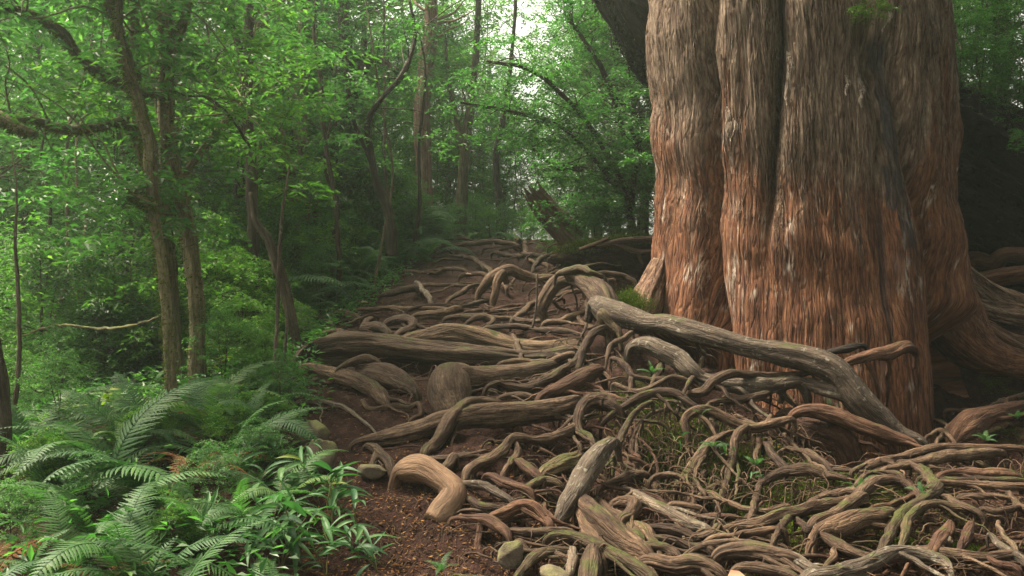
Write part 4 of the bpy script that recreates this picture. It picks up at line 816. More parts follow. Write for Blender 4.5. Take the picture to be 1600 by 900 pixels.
# buttress roots that belong to the trunk, on its right side, and left foot
def butt(branches, mat='trunk', ridge=.2, redv=.7):
    mb = MB()
    for px in branches:
        P = np.array([at(q[0], q[1], q[3]) for q in px]); r = np.array([q[2] / F * q[3] for q in px])
        V_, F_, A_ = tube(P, r, seg=48, step=.02, rough=.16, ridge=ridge, seed=nseed()); A_['red'] = np.full(len(V_), redv)
        mb.add(V_ - [cx, cy, .3], F_, A_)
    return ob('buttress_root', mb.mesh('buttress_root', M[mat]), cedar)
butt([[(1452,360,30,8.5),(1462,420,40,8.4),(1476,470,44,8.3),(1498,515,42,8.2),(1530,550,32,8.1),(1570,566,24,8.1),(1625,575,20,8.1)]], redv=.9)
butt([[(1470,470,20,8.5),(1510,500,16,8.5),(1545,512,13,8.5),(1575,530,13,8.5),(1620,545,13,8.5)]], redv=.5)
butt([[(1465,390,24,9.0),(1500,432,24,9.2),(1540,463,22,9.3),(1580,480,22,9.4),(1630,500,24,9.4)], [(1500,470,12,9.0),(1550,488,16,9.1),(1620,498,20,9.2)]], redv=.15, ridge=.3)
0 and butt([[(1420,560,30,7.6),(1470,560,34,7.9),(1520,570,26,8.0),(1560,575,16,8.1)]], redv=.6, ridge=.3)
butt([[(1034,410,14,8.3),(1020,450,22,8.2),(1008,480,26,8.0),(1000,510,20,7.8)]], redv=.35)
for br in ([(1478,420,12,9.9),(1520,408,15,9.9),(1550,412,14,9.8),(1572,398,12,9.7),(1620,402,12,9.6)], [(1500,440,10,9.7),(1540,436,11,9.7),(1580,430,12,9.6),(1625,425,13,9.6)]):
    P = np.array([at(q[0], q[1], q[3]) for q in br]); r = np.array([q[2]/F*q[3] for q in br])
    mb = MB(); mb.add(*tube(P, r, seg=24, seed=nseed(), rough=.15, ridge=.2)); o = ob('tree_root', mb.mesh('root', M['root_brown']))
    tag(o, 'upper pale branch-like root crossing right edge behind the trunk' if br[0][1] == 420 else 'lower branch-like root crossing right edge behind the trunk', 'root', 'thick roots across the path')

# ------------------------------------------------------------------ dark leaning trunk behind the cedar, snag, bank
def simple_tube_obj(name, px, mat, parent=None, **k):
    P = np.array([at(*q[:2], q[3]) for q in px]); r = np.array([q[2] / F * q[3] for q in px])
    mb = MB(); mb.add(*tube(P, r, seed=nseed(), **k)); return ob(name, mb.mesh(name, M[mat]), parent)
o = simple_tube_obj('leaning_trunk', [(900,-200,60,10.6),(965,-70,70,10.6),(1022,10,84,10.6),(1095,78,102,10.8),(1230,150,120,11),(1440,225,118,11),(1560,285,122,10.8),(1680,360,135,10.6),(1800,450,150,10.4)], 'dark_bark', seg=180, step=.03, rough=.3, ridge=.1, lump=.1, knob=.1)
tag(o, 'dark mossy leaning trunk passing behind the giant cedar', 'tree trunk')
def rock_mesh(seed, sx, sy, sz, mat, n=40, cut=.75):
    th = np.linspace(0, np.pi, n)[:, None]; ph = np.arange(2*n)[None] / (2*n) * 2*np.pi
    X_ = np.stack([np.sin(th)*np.cos(ph), np.sin(th)*np.sin(ph), np.cos(th)+0*ph], -1).reshape(-1, 3)
    k = 1 + .4 * fbm(X_[:,0]*1.2+seed*3.3, X_[:,1]*1.2, X_[:,2]*1.2+seed, 4) + .08 * fbm(X_[:,0]*7, X_[:,1]*7, X_[:,2]*7+seed, 3)
    V_ = X_ * k[:, None] * np.array([sx, sy, sz])
    i = np.arange(n-1)[:, None]*2*n; j = np.arange(2*n)[None]
    Q_ = np.stack([i+j, i+2*n+j, i+2*n+(j+1)%(2*n), i+(j+1)%(2*n)], -1).reshape(-1, 4)
    return mesh('earth_mass', V_, Q_, mat, attrs={'grain': V_ * .6})
# ragged moss and epiphytes crusting the leaning trunk
_lt = bpy.data.objects['leaning_trunk']; _co = np.empty(len(_lt.data.vertices)*3, np.float32); _lt.data.vertices.foreach_get('co', _co); _co = _co.reshape(-1, 3)
_gg = np.random.default_rng(123); _s = _co[_gg.integers(0, len(_co), 26000)].astype(float) + _gg.normal(0, .02, (26000, 3))
LTS = _s
# broken snag leaning on the crest of the path
s_ = empty('broken_stump', at(885, 372, 12.4)); tag(s_, 'hollow broken stump leaning left on the crest beside the path', 'stump')
P = np.array([at(896,378,12.1), at(878,358,12.05), (at(860,338,12.0)), at(844,318,11.95), at(834,304,11.9)]); r = np.array([22,21,19,17,15]) / F * 12.0
V_, F_, A_ = tube(P, r, seg=32, step=.03, rough=.2, ridge=.3, cap=False, seed=3.3)
top = len(V_) - 32
for k in range(32): V_[top + k] += np.array([-.05, 0, .07]) * (1.6 if k % 7 in (0, 1, 2) else -.2) * (0.6 + .6 * math.sin(k * 1.7))
mb = MB(); mb.add(V_ - np.array(s_.location), F_, A_); ob('shell', mb.mesh('stump_shell', M['red_bark']), s_)
V_, F_, A_ = tube(P[:4] + [0, .0, 0], r[:4] * .8, seg=20, step=.05, seed=2); mb = MB(); mb.add(V_ - np.array(s_.location), F_, A_); ob('rotten_core', mb.mesh('stump_core', M['dark_bark']), s_)
# undercut earth ledge behind the path, its top covered in moss
o = ob('earth_ledge', rock_mesh(5, .95, .5, .22, M['soil']), loc=at(985, 402, 11.0)); tag(o, 'undercut dark soil ledge topped with moss left of the trunk', 'earth ledge', kind='structure')
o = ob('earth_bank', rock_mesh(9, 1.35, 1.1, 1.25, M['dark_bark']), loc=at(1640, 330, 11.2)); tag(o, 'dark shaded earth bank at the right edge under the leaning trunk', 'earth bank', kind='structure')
for i, br in enumerate(([(930,388,4),(975,378,5),(1030,375,5)], [(958,383,4),(1000,395,4),(1040,391,4)], [(905,392,3),(930,384,4),(950,375,3)])):
    P = np.array([at(a, b - 2, 10.3) for a, b, c in br]); r = np.array([c/F*10.3 for a, b, c in br]); mb = MB(); mb.add(*tube(P, r, seg=8, seed=nseed()))
    o = ob('thin_root', mb.mesh('root', M['root'])); AUTO.append((o, 'thin root across the mossy ledge', br[1][0])); tag(o, None, 'root', 'thin roots across the mossy ledge')

# ------------------------------------------------------------------ leaves
def leaves(mb, B, A, S, Nn, L, W, val, fold=.18, droop=.12):
    """B base (n,3), A axis, S side, Nn normal, L, W lengths"""
    L = L[:, None]; W = W[:, None]
    v0 = B; v1 = B + A*L*.42 + S*W*.5 + Nn*W*fold; v2 = B + A*L - Nn*L*droop; v3 = B + A*L*.42 - S*W*.5 + Nn*W*fold; 
    n = len(B); V_ = np.stack([v0, v1, v2, v3], 1).reshape(-1, 3); i = np.arange(n)[:, None]*4
    Fc = np.concatenate([i + [0,1,2], i + [0,2,3]])
    mb.add(V_, Fc, {'leaf': np.repeat(val, 4)})
def unit(a): return a / (np.linalg.norm(a, axis=-1, keepdims=True) + 1e-9)
def sprays(mb, C_, R0, nl, L, W, g, flat=.16, ax=None, lift=.35):
    """leafy sprays: twigs fan out from each centre and leaves sit along them"""
    n = len(C_); nt_ = 5
    B = []; A = []; 
    for c, R1 in zip(C_, R0):
        tw = g.uniform(0, 2*np.pi, nt_); base_h = g.normal(0, flat*.6, nt_)
        k = nl // nt_
        t = (np.arange(k) + g.uniform(0, 1, (nt_, k))) / k
        t = t ** .8
        a = tw[:, None] + .6 * t * g.normal(0, 1, (nt_, 1))
        rr = R1 * t
        x = np.cos(a)*rr; y = np.sin(a)*rr; z = base_h[:, None]*R1*2*t - .35*R1*t*t + R1*flat*g.normal(0, .5, (nt_, k))
        side = np.where(np.arange(k) % 2, 1, -1)[None] * g.uniform(.5, 1.3, (nt_, k))
        la = a + side
        B.append(np.stack([x, y, z], -1).reshape(-1, 3) + c)
        A.append(np.stack([np.cos(la), np.sin(la), g.normal(-.12, .35, (nt_, k))], -1).reshape(-1, 3))
    B = np.concatenate(B); A = unit(np.concatenate(A)); m = len(B)
    N0 = unit(np.array([0, 0, 1.]) + g.normal(0, .38, (m, 3))); S = unit(np.cross(A, N0)); N0 = np.cross(S, A)
    leaves(mb, B, A, S, N0, L * g.uniform(.65, 1.25, m), W * g.uniform(.7, 1.2, m), np.clip(g.normal(.45, .22, m), 0, 1))
def bez(p0, p1, n=5, sag=.12, g=rng):
    t = np.linspace(0, 1, n)[:, None]; L = np.linalg.norm(p1 - p0)
    return p0 + (p1 - p0) * t + np.array([0, 0, 1.]) * np.sin(t * np.pi) * L * sag + g.normal(0, .03, (n, 3)) * L * np.sin(t * np.pi)
def tree_meshes(seed, H, rt, crown_from, spread, ncl, nl, leafL, leafW, lmat, bmat, Rc=.42, lean=.3, top=1., flat=.16, nstem=1, moss=False):
    g = np.random.default_rng(seed); tb = MB(); lb = MB(); Cs = []
    for sidx in range(nstem):
        n = 9; t = np.linspace(0, 1, n); az = g.uniform(0, 6.28)
        off = np.cumsum(g.normal(0, .05 * H / 6, (n, 2)), axis=0) + np.outer(t ** 1.3, [math.cos(az), math.sin(az)]) * lean * H * .25 * (1 if nstem == 1 else 1.6)
        P = np.c_[off, t * H]; P[0, :2] = 0; P[0, 2] = -.35
        rr = rt * (1 - .82 * t) * (1 if sidx == 0 else .75); rr[0] *= 1.5
        tb.add(*tube(P, rr, seg=12, step=max(.06, rt * 1.2), rough=.2, ridge=.15, seed=g.uniform(0, 50)))
        for i in range(ncl // nstem):
            h = crown_from + (1 - crown_from) * g.random() ** .85
            hh = h * H; q = np.array([np.interp(hh, P[:, 2], P[:, 0]), np.interp(hh, P[:, 2], P[:, 1]), hh])
            prof = math.sin(min(1, (h - crown_from) / (1 - crown_from + 1e-6) * .85 + .15) * math.pi) ** .6
            rad_ = spread * prof * (.25 + .75 * g.random() ** .5); a = g.uniform(0, 6.28)
            c = q + np.array([math.cos(a) * rad_, math.sin(a) * rad_, g.normal(.12, .18) * spread])
            if c[2] < .1: c[2] = .1 + .2 * g.random()
            Cs.append(c)
            if g.random() < .5:
                q2 = q.copy(); q2[2] = max(.1, q[2] - rad_ * .35)
                tb.add(*tube(bez(q2, c, 5, -.1, g), np.linspace(max(.006, rt * .22), .003, 5), seg=5, step=.15, rough=.1, ridge=0, seed=1, cap=False))
    sprays(lb, np.array(Cs), Rc * g.uniform(.6, 1.35, len(Cs)), nl, leafL, leafW, g, flat)
    return tb.mesh('trunk', M[bmat]), lb.mesh('foliage', M[lmat], smooth=False)
def make_tree(name, tm, loc, rz=0, sc=1.):
    e = empty(name, loc, rz); e.scale = (sc, sc, sc); ob('trunk', tm[0], e); ob('crown', tm[1], e); return e
TREES = []
def put(name, tm, u, d, rz=None, sc=1., label=None, cat='tree', group=None):
    x = (u - 800) / F * d; z = float(hs_(x, d)) - .05
    e = make_tree(name, tm, (x, d, z), rng.uniform(0, 6.28) if rz is None else rz, sc)
    tag(e, label, cat, group)
    if group and not label: AUTO.append((e, group, u))
    return e
# kinds
K = {}
K['tall1'] = tree_meshes(11, 11, .11, .22, 1.9, 170, 75, .105, .045, 'leaf_a', 'tree_bark', .5)
K['tall2'] = tree_meshes(12, 13, .14, .30, 2.3, 190, 75, .11, .046, 'leaf_b', 'tree_moss', .55)
K['over'] = tree_meshes(14, 13, .16, .48, 4.4, 330, 75, .16, .08, 'leaf_a', 'tree_bark', .85)
K['tall3'] = tree_meshes(13, 10, .09, .15, 1.7, 160, 75, .10, .042, 'leaf_a', 'tree_moss', .48)
K['mid1'] = tree_meshes(21, 5.2, .05, .10, 1.4, 120, 75, .085, .036, 'leaf_a', 'tree_bark', .42, nstem=2)
K['mid2'] = tree_meshes(22, 4.4, .045, .10, 1.3, 110, 75, .09, .037, 'leaf_b', 'tree_bark', .42, nstem=2)
K['yel'] = tree_meshes(23, 6.0, .05, .12, 1.9, 170, 80, .09, .04, 'leaf_b', 'tree_moss', .5, nstem=2)
K['shrub1'] = tree_meshes(31, 2.3, .025, .05, 1.0, 80, 75, .07, .03, 'leaf_a', 'tree_bark', .34, nstem=3)
K['shrub2'] = tree_meshes(32, 1.8, .022, .05, .9, 70, 75, .08, .033, 'leaf_b', 'tree_bark', .34, nstem=3)
K['shrub3'] = tree_meshes(33, 2.6, .028, .05, 1.1, 90, 75, .065, .028, 'leaf_dark', 'tree_bark', .36, nstem=3)
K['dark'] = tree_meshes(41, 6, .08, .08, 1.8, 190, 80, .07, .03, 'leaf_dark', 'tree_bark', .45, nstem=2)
K['conif'] = tree_meshes(51, 13, .2, .35, 1.7, 150, 90, .10, .016, 'needle', 'red_bark', .55, lean=.05)
# left woodland
gT, gM, gS = 'tall tree in the hazy wood left of the path', 'young leafy tree in the wood left of the path', 'leafy shrub on the slope left of the path'
g_ = np.random.default_rng(77)
for i, (u, d) in enumerate([(30,15),(130,20),(215,14.5),(395,16),(330,18),(470,21),(545,22),(600,21),(430,24),(250,25),(80,27),(-60,18),(520,27),(625,28),(-20,11.5),(170,31),(350,31),(690,26),(560,34),(460,36),(40,36),(260,38),(-120,25)]):
    put('tall_tree', K[['tall1','tall2','tall3'][i % 3]], u, d, sc=g_.uniform(.85, 1.15), group=gT)
for i in range(34):
    u = -80 + 680 * ((i * .618) % 1); d = g_.uniform(10.5, 24)
    if u > 440 and d < 13: d += 5
    put('young_tree', K[['mid1','mid2'][i % 2]], u, d, sc=g_.uniform(.7, 1.15), group=gM)
for (u, d, s) in [(60,17,1.3),(140,22,1.6),(240,17,1.2),(330,20,1.4),(20,24,1.7),(450,20,1.4),(520,23,1.5),(-60,20,1.4)]: put('young_tree', K['yel'], u, d, sc=s, group=gM)
for i in range(56):
    u = -60 + 660 * ((i * .6180339 + .3) % 1); d = 8.2 + 12 * g_.random() ** 1.3
    if u > 380: d = max(d, 10.5 + (u - 380) * .02)
    put('leafy_shrub', K[['shrub1','shrub2','shrub3'][i % 3]], u, d, sc=g_.uniform(.5, .95), group=gS)
gE = 'small bright bush along the left edge of the path'
for i, (u, d, s) in enumerate([(415,7.2,.25),(440,6.3,.2),(455,8.8,.3),(500,10.2,.35),(380,8.0,.4),(350,7.2,.3),(560,12.6,.45),(430,10.5,.6),(395,9.6,.55),(470,12,.8),(530,13.5,.8),(350,10.5,.7),(620,14.5,.7),(90,7.6,.35),(30,6.9,.35),(160,8.2,.4),(-20,8,.5),(220,8.6,.35),(420,5.6,.2),(400,4.9,.18),(60,4.6,.2),(140,4.2,.16),(230,5.2,.2),(330,4.5,.17),(270,3.9,.14),(90,5.6,.25),(360,5.4,.2),(20,3.9,.15)]):
    put('leafy_shrub', K[['shrub2','shrub1'][i % 2]], u, d, sc=s, group=gE)
# behind the crest and to the right
gB = 'tree beyond the crest of the path'
for i, (u, d, k, s) in enumerate([(720,20,'yel',.8),(670,24,'yel',1.1),(960,19,'yel',1.),(965,24,'yel',1.2),(600,30,'yel',1.4),(770,23,'mid1',.9),(730,25,'mid2',.9),(800,21,'mid1',.7),(690,22,'mid2',.9),(825,24,'mid2',1.),(755,34,'tall2',.8),(705,23,'tall3',.7),(740,26,'tall1',.7),(715,24,'yel',1.3),(915,19,'yel',.75),(940,24,'tall2',.9),(1000,18,'dark',1.2),(650,32,'tall1',1.1),(960,30,'tall1',1.1),(1050,25,'tall2',1.1)]):
    put('tall_tree', K[k], u, d, sc=s, group=gB)
gR = 'dark evergreen tree behind the giant cedar'
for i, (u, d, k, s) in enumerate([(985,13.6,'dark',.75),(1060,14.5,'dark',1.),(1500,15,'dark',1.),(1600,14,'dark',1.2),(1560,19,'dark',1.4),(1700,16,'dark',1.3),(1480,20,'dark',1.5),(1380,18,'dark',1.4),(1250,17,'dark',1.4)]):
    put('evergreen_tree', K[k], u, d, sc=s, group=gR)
gC = 'low shrub on the crest beside the broken stump'
for (u, d, k, s) in [(715,16.8,'shrub1',.35),(765,17.2,'shrub2',.4),(790,16.9,'shrub1',.33),(815,17.4,'shrub3',.45),(680,16.4,'shrub2',.4),(738,17.6,'shrub1',.45),(858,13.2,'shrub2',.22),(930,11.6,'shrub1',.25),(1000,11.3,'shrub2',.25),(835,16.5,'shrub2',.45),(872,15,'shrub1',.55),(905,13.6,'shrub3',.6),(940,12.6,'shrub3',.55),(965,12.2,'shrub1',.5),(1010,12.0,'shrub3',.6),(700,17.5,'shrub2',.5),(745,18.5,'shrub1',.5),(640,16.5,'shrub1',.6)]:
    put('leafy_shrub', K[k], u, d, sc=s, group=gC)
gG = 'green shrub in the gap right of the cedar trunk'
for (u, d) in [(1500,11.8),(1525,12.2),(1550,11.6)]: put('leafy_shrub', K['shrub1'], u, d, sc=.45, group=gG)
put('conifer_tree', K['conif'], 655, 17.5, rz=1.0, label='tall straight conifer with pale reddish bark beside the path crest')

gL = 'leafy spray growing on the dark leaning trunk'
for (u, v, d, s) in [(1480,125,10.2,.3),(1530,150,10.1,.35),(1575,190,10,.3),(1500,100,10.4,.35),(1600,150,10.2,.4),(1555,110,10.6,.45),(1590,232,9.5,.1),(1490,60,11,.5),(1580,60,11,.55),(1540,20,11.3,.5)]:
    e = empty('leafy_spray', at(u, v, d) - np.array([0, 0, .5 * s]), rng.uniform(0, 6)); e.scale = (s, s, s); ob('stem', K['shrub1'][0], e); ob('crown', K['shrub1'][1], e); AUTO.append((e, gL, u)); tag(e, None, 'foliage')
# arching broadleaf shrub with long bare branches in front of the leaning trunk
def branch_tree(name, label, stems, lmat, bmat, cl_per=10, Rc=.3, nl=60, L=.07, W=.03, spread=.35, cat='tree', fringe=0, from_t=.3, seg=16):
    tb = MB(); lb = MB(); g = np.random.default_rng(len(label)); Cs = []; mf = MB()
    p0 = None
    for st in stems:
        P = np.array([at(q[0], q[1], q[3]) for q in st]); r = np.array([q[2] / F * q[3] for q in st])
        if p0 is None: p0 = P[0].copy()
        tb.add(*[x if i else x - p0 for i, x in enumerate(tube(P, r, seg=seg, step=.04, rough=.25, ridge=.22, seed=nseed()))])
        n = cl_per if isinstance(cl_per, int) else cl_per
        for k in range(n):
            t = g.uniform(from_t, 1) * (len(P) - 1); i = min(int(t), len(P) - 2); q = P[i] + (P[i+1] - P[i]) * (t - i)
            c = q + g.normal(0, spread, 3) * [1, 1, .7] + [0, 0, .1]; Cs.append(c - p0)
            if g.random() < .6: tb.add(*tube(bez(q - p0, c - p0, 5, .1, g), np.linspace(.009, .003, 5), seg=5, step=.1, rough=0, ridge=0, cap=False))
        if fringe:
            V_, F_, A_ = tube(P, r * .98, seg=20, step=.03, rough=.25, ridge=.22, seed=_seed[0]); sel = g.integers(0, len(V_) - 2, fringe * len(P))
            B = V_[sel] + g.normal(0, .006, (len(sel), 3)); A = unit(g.normal(0, .6, (len(sel), 3)) + [-.5, -.2, -.7]); S = unit(np.cross(A, [0.1, 1, 0])); Nn = np.cross(S, A)
            leaves(mf, B - p0, A, S, Nn, g.uniform(.015, .05, len(sel)), g.uniform(.004, .012, len(sel)), np.clip(g.normal(.5, .25, len(sel)), 0, 1))
    e = empty(name, p0); tag(e, label, cat)
    ob('trunk', tb.mesh('trunk', M[bmat]), e)
    if Cs: 
        sprays(lb, np.array(Cs), Rc * g.uniform(.6, 1.3, len(Cs)), nl, L, W, g); ob('crown', lb.mesh('foliage', M[lmat], smooth=False), e)
    if fringe: o = ob('moss_fringe', mf.mesh('moss_fringe', M['moss_tuft'], smooth=False), e); o['kind'] = 'stuff'
    return e
branch_tree('leafy_shrub', 'arching dark-leaved shrub with long crooked branches left of the cedar',
    [[(1005,400,7,11.6),(985,345,6,11.5),(980,300,6,11.4),(960,285,5,11.2),(915,265,4,11.1),(870,262,3,11),(830,230,2,10.9)],
     [(985,320,5,11.4),(992,270,5,11.2),(1000,240,4,11),(985,200,3,10.9)],
     [(975,290,4,11.4),(930,210,4,11.2),(890,160,3,11.1),(830,110,3,11),(760,95,2,11)],
     [(960,285,4,11.3),(880,200,3,11.3),(800,175,3,11.2),(720,160,2,11.2)],
     [(1000,300,4,12),(950,130,4,12),(910,60,3,12),(880,20,2,12)], [(980,330,4,11.8),(930,330,3,11.8),(890,345,2,11.7)]],
    'leaf_a', 'tree_bark', 38, .32, 75, .07, .03, .33, cat='shrub', from_t=.2)

# ---- the traced slender trees on the left
branch_tree('mossy_tree', 'slender leaning tree with mossy bark, front left, forked near the top',
    [[(272,660,11,6.3),(266,590,8.5,6.3),(262,520,8,6.3),(255,430,8,6.3),(243,350,8.5,6.3),(236,300,8.5,6.3),(233,230,9,6.3),(222,180,9,6.3),(205,125,8,6.3),(195,80,8,6.3),(180,30,7,6.3),(165,-40,6,6.3),(150,-200,5,6.3)],
     [(208,130,9,6.3),(196,110,7,6.25),(186,60,7,6.2),(186,0,6,6.2),(190,-100,5,6.2)],
     [(242,322,10,6.3),(228,315,9,6.25),(213,308,7,6.2),(206,306,4,6.2)]], 'leaf_a', 'tree_moss', 16, .4, 75, .085, .036, .45, from_t=.75, fringe=260)
branch_tree('mossy_tree', 'twin-stemmed tree behind the front left tree with long mossy limb reaching left',
    [[(278,600,11,7.4),(272,520,10,7.4),(266,420,10,7.4),(252,330,12,7.0),(240,270,11,7.0),(216,215,10,7.0),(200,190,9,6.9),(180,192,7,6.8),(150,200,7,6.7),(100,202,7,6.6),(60,190,7,6.5),(35,183,6,6.4),(18,187,5,6.4)],
     [(262,150,7,7),(215,140,7,6.9),(170,122,8,6.8),(120,85,8,6.6),(95,50,8,6.5),(50,25,8,6.4),(0,5,8,6.3),(-60,-30,8,6.2)],
     [(258,340,11,7),(222,230,9,7),(215,150,8,7),(210,60,7,7),(215,-60,6,7)]], 'leaf_a', 'tree_moss', 14, .4, 75, .085, .036, .5, from_t=.7, fringe=260)
branch_tree('mossy_tree', 'thickest dark mossy tree at left, curving to its base among ferns',
    [[(308,600,15,7.1),(309,540,12,7.1),(306,470,11.5,7.1),(298,400,11.5,7.1),(288,330,11.5,7.1),(272,270,11,7.1),(262,220,12,7.1),(260,150,11,7.1),(262,80,10,7.1),(258,0,13,7.1),(250,-120,11,7.1),(240,-260,9,7.1)],
     [(262,90,8,7.1),(285,40,6,7.1),(300,-20,5,7.1)], [(270,300,6,7.1),(330,215,5,7.4),(380,160,4,7.8)]], 'leaf_b', 'tree_moss', 18, .42, 75, .09, .038, .55, from_t=.7, fringe=380)
branch_tree('mossy_branch', 'short mossy broken branch end at the left edge', [[(-60,165,12,6.1),(0,185,10,6.1),(30,200,9,6.1),(58,210,4,6.1)]], 'leaf_a', 'tree_moss', 0, fringe=200, cat='branch')
SL = [
 ('thin forked tree right of the thickest mossy tree', [[(400,560,8,9.5),(398,450,8,9.5),(395,350,9,9.5),(392,240,9,9.5),(385,170,8,9.5),(388,80,8,9.5),(390,0,7,9.5),(392,-150,6,9.5)],[(392,240,6,9.5),(375,200,5,9.5),(350,150,4,9.4),(310,100,3,9.3)],[(386,160,6,9.5),(372,70,5,9.5),(348,0,4,9.5)]], 'tree_bark'),
 ('crooked pale mossy tree in the middle of the left wood', [[(462,380,10,12),(455,300,9,12),(440,220,9,12),(425,160,9,12),(410,110,8,12),(402,50,7,12),(430,0,6,12),(460,-60,5,12)]], 'tree_moss'),
 ('straight moss-covered trunk left of centre', [[(490,400,11,13),(482,320,10,13),(474,240,11,13),(469,170,11,13),(473,100,10,13),(476,0,9,13),(480,-120,8,13)]], 'tree_moss'),
 ('dark tree with drooping mossy boughs left of the conifer', [[(558,330,9,14),(552,240,9,14),(548,160,9,14),(540,70,9,14),(535,0,8,14),(530,-100,7,14)],[(550,180,7,14),(562,120,6,14),(570,60,5,14)],[(545,160,7,14),(580,95,6,13.6),(620,112,6,13.4)]], 'tree_bark'),
 ('twisting bare sapling standing at the left edge of the upper path', [[(611,400,10,11.3),(610,345,9,11.3),(600,310,7,11.3),(588,280,6,11.3),(580,240,5,11.3),(575,190,5,11.2),(600,150,4,11.1),(630,115,4,11),(648,60,3,11),(640,0,2,11)],[(584,262,4,11.3),(565,220,3,11.3),(545,160,3,11.3),(540,80,2,11.3)]], 'tree_bark'),
 ('small forked tree right of the conifer at the crest', [[(720,372,11,17),(722,310,9,17),(724,260,8,17),(730,200,7,17),(738,150,6,17),(745,60,5,17),(750,-60,4,17),(748,-200,3,17)],[(724,250,5,17),(712,180,4,17),(700,120,3,17),(695,40,1.5,17)]], 'tree_moss'),
 ('thin tree just behind the crest of the path', [[(782,372,6,18),(780,310,6,18),(775,250,5,18),(790,160,4,18),(800,80,3,18),(806,-20,2.5,18),(800,-150,2,18)]], 'tree_bark'),
 ('slim bowed trunk at the lower left of the rooted path', [[(468,575,9,7.9),(462,530,8,7.9),(450,470,8,7.9),(432,410,8,7.9),(418,372,7,7.9),(400,345,5,7.9),(392,300,3,7.9)]], 'tree_bark'),
 ('narrow pale sapling left of the slim bowed trunk', [[(425,640,3.2,6.9),(430,560,3,6.9),(434,480,3,6.9),(436,400,2.6,6.9),(440,340,2,6.9),(452,260,1.5,6.9)]], 'root_grey'),
 ('thin wiggly sapling beside the narrow pale one', [[(436,640,2.4,7.0),(440,590,2.4,7.0),(446,545,2.2,7.0),(448,500,2,7)]], 'root_grey'),
 ('very thin sapling standing near the left edge', [[(4,720,6,5.4),(20,650,4,5.5),(30,560,3.5,5.5),(28,450,3,5.6),(24,380,2.2,5.6),(26,300,1.6,5.6),(18,230,.8,5.6)]], 'tree_bark'),
 ('dark trunk cut by the left edge of the picture', [[(2,900,16,4.6),(4,780,14,4.7),(6,660,11,4.8),(-2,570,9,4.8),(-20,480,8,4.8)]], 'tree_bark'),
 ('pale thin trunk low in the left wood behind ferns', [[(155,590,8,10),(148,540,7,10),(146,480,6,10),(150,430,5,10)]], 'tree_moss'),
 ('second thin trunk low in the left wood', [[(196,615,5,9.5),(198,560,5,9.5),(204,530,4,9.5),(206,470,3,9.5)]], 'tree_moss'),
 ('hanging bare stem standing on the crossing roots', [[(832,512,1.8,7.6),(838,480,1.8,7.6),(839,428,1.5,7.6)]], 'root_grey'),
]
for lab, st, bm in SL:
    n = 0 if st[0][-1][1] > 200 or 'bare' in lab and 'stem' in lab else 14
    branch_tree('slender_tree', lab, st, 'leaf_a' if n % 2 == 0 else 'leaf_b', bm, n, .4, 75, .08, .034, .55, from_t=.55, seg=12, fringe=60 if bm == 'tree_moss' else 0)
for lab, st in (('mossy horizontal dead branch low in the left wood', [(20,530,1.2,7.8),(70,512,1.5,7.6),(100,508,2,7.5),(150,513,2,7.4),(205,509,2,7.3),(262,490,1.5,7.2)]),
                ('dark fallen branch under the left shrubs', [(-10,600,5,8),(60,590,6,8),(120,560,7,8),(180,545,5,8)]),
                ('broken reddish log deep in the left wood', [(130,360,7,11),(150,385,8,11),(175,410,6,11)]),
                ('thin arched twig spanning the left trees', [(255,140,2,6.7),(300,150,2,6.7),(330,155,2,6.7),(372,200,2,6.8),(390,230,2,6.9)])):
    o = simple_tube_obj('fallen_branch', [(*q,) for q in st], 'tree_moss' if 'mossy' in lab else 'tree_bark', seg=12, rough=.2, ridge=.2, wig=1.6); tag(o, lab, 'branch')

gP = 'thin upright sapling standing in the wood left of the path'
g_ = np.random.default_rng(51)
for i in range(22):
    u = 30 + 610 * ((i * .618) % 1); d = g_.uniform(8.8, 14); rp = g_.uniform(2.2, 5) ; x = (u - 800) / F * d; z = float(hs_(x, d)) - .1; n = 8
    P = np.c_[x + np.cumsum(g_.normal(0, .09, n)), d + np.cumsum(g_.normal(0, .05, n)), z + np.linspace(0, g_.uniform(3, 6.5), n)]
    mb = MB(); mb.add(*[q if k_ else q - P[0] for k_, q in enumerate(tube(P, np.linspace(rp, rp * .35, n) / F * d, seg=9, step=.08, rough=.2, ridge=.15, seed=nseed(), wig=.5))])
    o = ob('thin_sapling', mb.mesh('stem', M[['tree_bark','tree_moss','root_grey'][i % 3]]), loc=P[0]); AUTO.append((o, gP, u)); tag(o, None, 'sapling')
